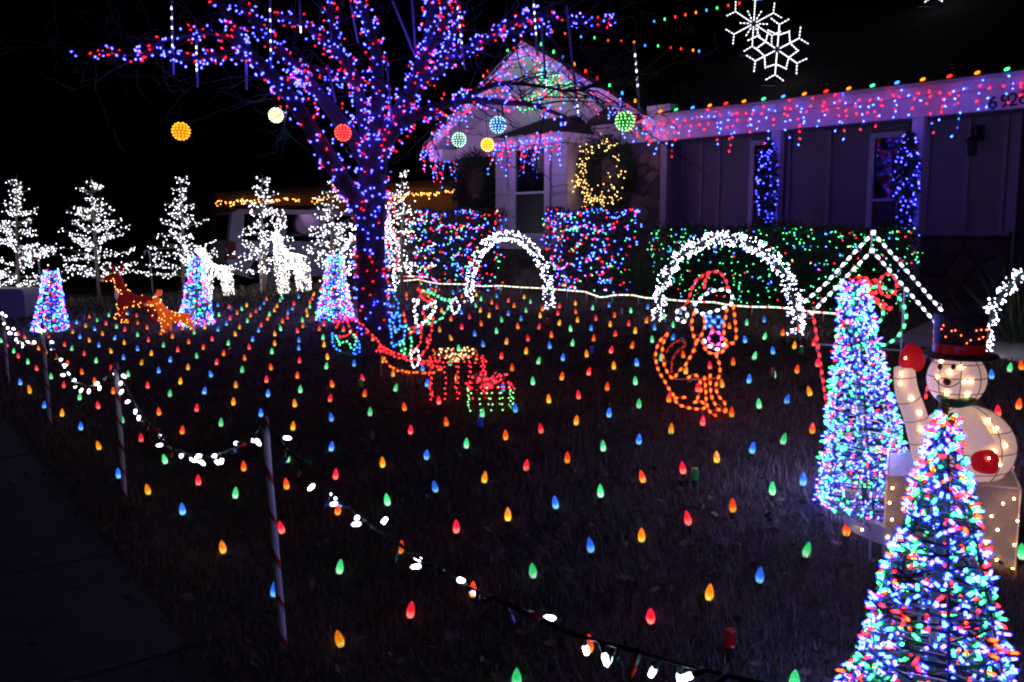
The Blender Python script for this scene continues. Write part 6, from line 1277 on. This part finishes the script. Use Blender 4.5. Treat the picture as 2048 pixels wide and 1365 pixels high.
def grass(name, n, dmin, dmax, pw, L0, L1, w, xy=None):
    x, y = xy if xy is not None else scatter(n, dmin, dmax, pw); m = len(x); z = gz(x, y); P = np.stack([x, y, z - .004], 1); an = np.random.rand(m) * 6.283; lean = np.random.gamma(2, .35, m)[:, None]
    # patchy lawn: clumps grow in noise-like waves
    L = np.random.uniform(L0, L1, m) * (.65 + .5 * (np.sin(x * 5 + np.sin(y * 3.3) * 2) * np.cos(y * 4.2 + x) * .5 + .5)); dirv = np.stack([np.cos(an), np.sin(an), np.zeros(m)], 1); up = np.array([[0, 0, 1.]])
    side_ = np.stack([-np.sin(an + np.random.randn(m) * .6), np.cos(an), np.zeros(m)], 1) * w
    mid = P + unit(up + dirv * lean * .6) * L[:, None] * .55; tip = mid + unit(up * .75 + dirv * lean * 1.4) * L[:, None] * .5
    V = np.stack([P - side_, P + side_, mid + side_ * .7, mid - side_ * .7, mid - side_ * .7, mid + side_ * .7, tip, tip], 1)
    V1 = V[:, [0, 1, 2, 3]].reshape(-1, 3); mi = np.random.choice(3, m, p=[.45, .33, .22]); np_mesh(name, V1, 4, M_gr, mi)
    V2 = V[:, [4, 5, 6]].reshape(-1, 3); np_mesh(name, V2, 3, M_gr, mi)
grass('grass', 150000, 2.2, 6.5, 1.15, .035, .085, .0016)
grass('grass', 120000, 6.0, 13.5, 1.1, .04, .085, .0032)
near = [p for p in C9P if p[1] < 10]; tx, ty = [], []
for p in near:
    n_ = random.choice((6, 12, 20, 34)); r_ = np.abs(np.random.normal(0, .035, n_)) + .012; a_ = np.random.rand(n_) * 6.283; tx.append(p[0] + r_ * np.cos(a_)); ty.append(p[1] + r_ * np.sin(a_))
grass('grass', 0, 0, 0, 1, .05, .105, .0017, (np.concatenate(tx), np.concatenate(ty)))
grass('grass', 30000, 13, 17, 1.0, .05, .11, .006)
M_lf = [mat('fallen brown leaf', (.10, .05, .03), .8), mat('fallen tan leaf', (.17, .11, .07), .8), mat('fallen dark leaf', (.05, .03, .022), .8)]
x, y = scatter(5200, 2.2, 15, 1.2); sx_ = np.random.uniform(2.5, 9, 90); ss_ = np.random.uniform(.0, .95, 90); x = np.concatenate([x, (ss_ - .6 * sx_) / .8]); y = np.concatenate([y, sx_]); m = len(x); P = np.stack([x, y, gz(x, y) + np.random.uniform(.012, .04, m)], 1); D = np.random.normal(size=(m, 3)) * np.array([1, 1, .3]); leaves('fallen_leaves', P, D, np.random.uniform(.03, .075, m), np.random.uniform(.008, .02, m), M_lf, np.random.randint(0, 3, m))
# low groundcover strip beneath the white trees
n = 9000; d = np.random.uniform(13.2, 16.2, n); x = np.random.uniform(-8.5, -1.9, n); P = np.stack([x, d, gz(x, d)], 1); leaves('ground_cover', P, np.random.normal(size=(n, 3)) * .6 + np.array([0, 0, .9]), np.random.uniform(.05, .14, n), .012, M_leaf + M_gr[:1], np.random.randint(0, 3, n))
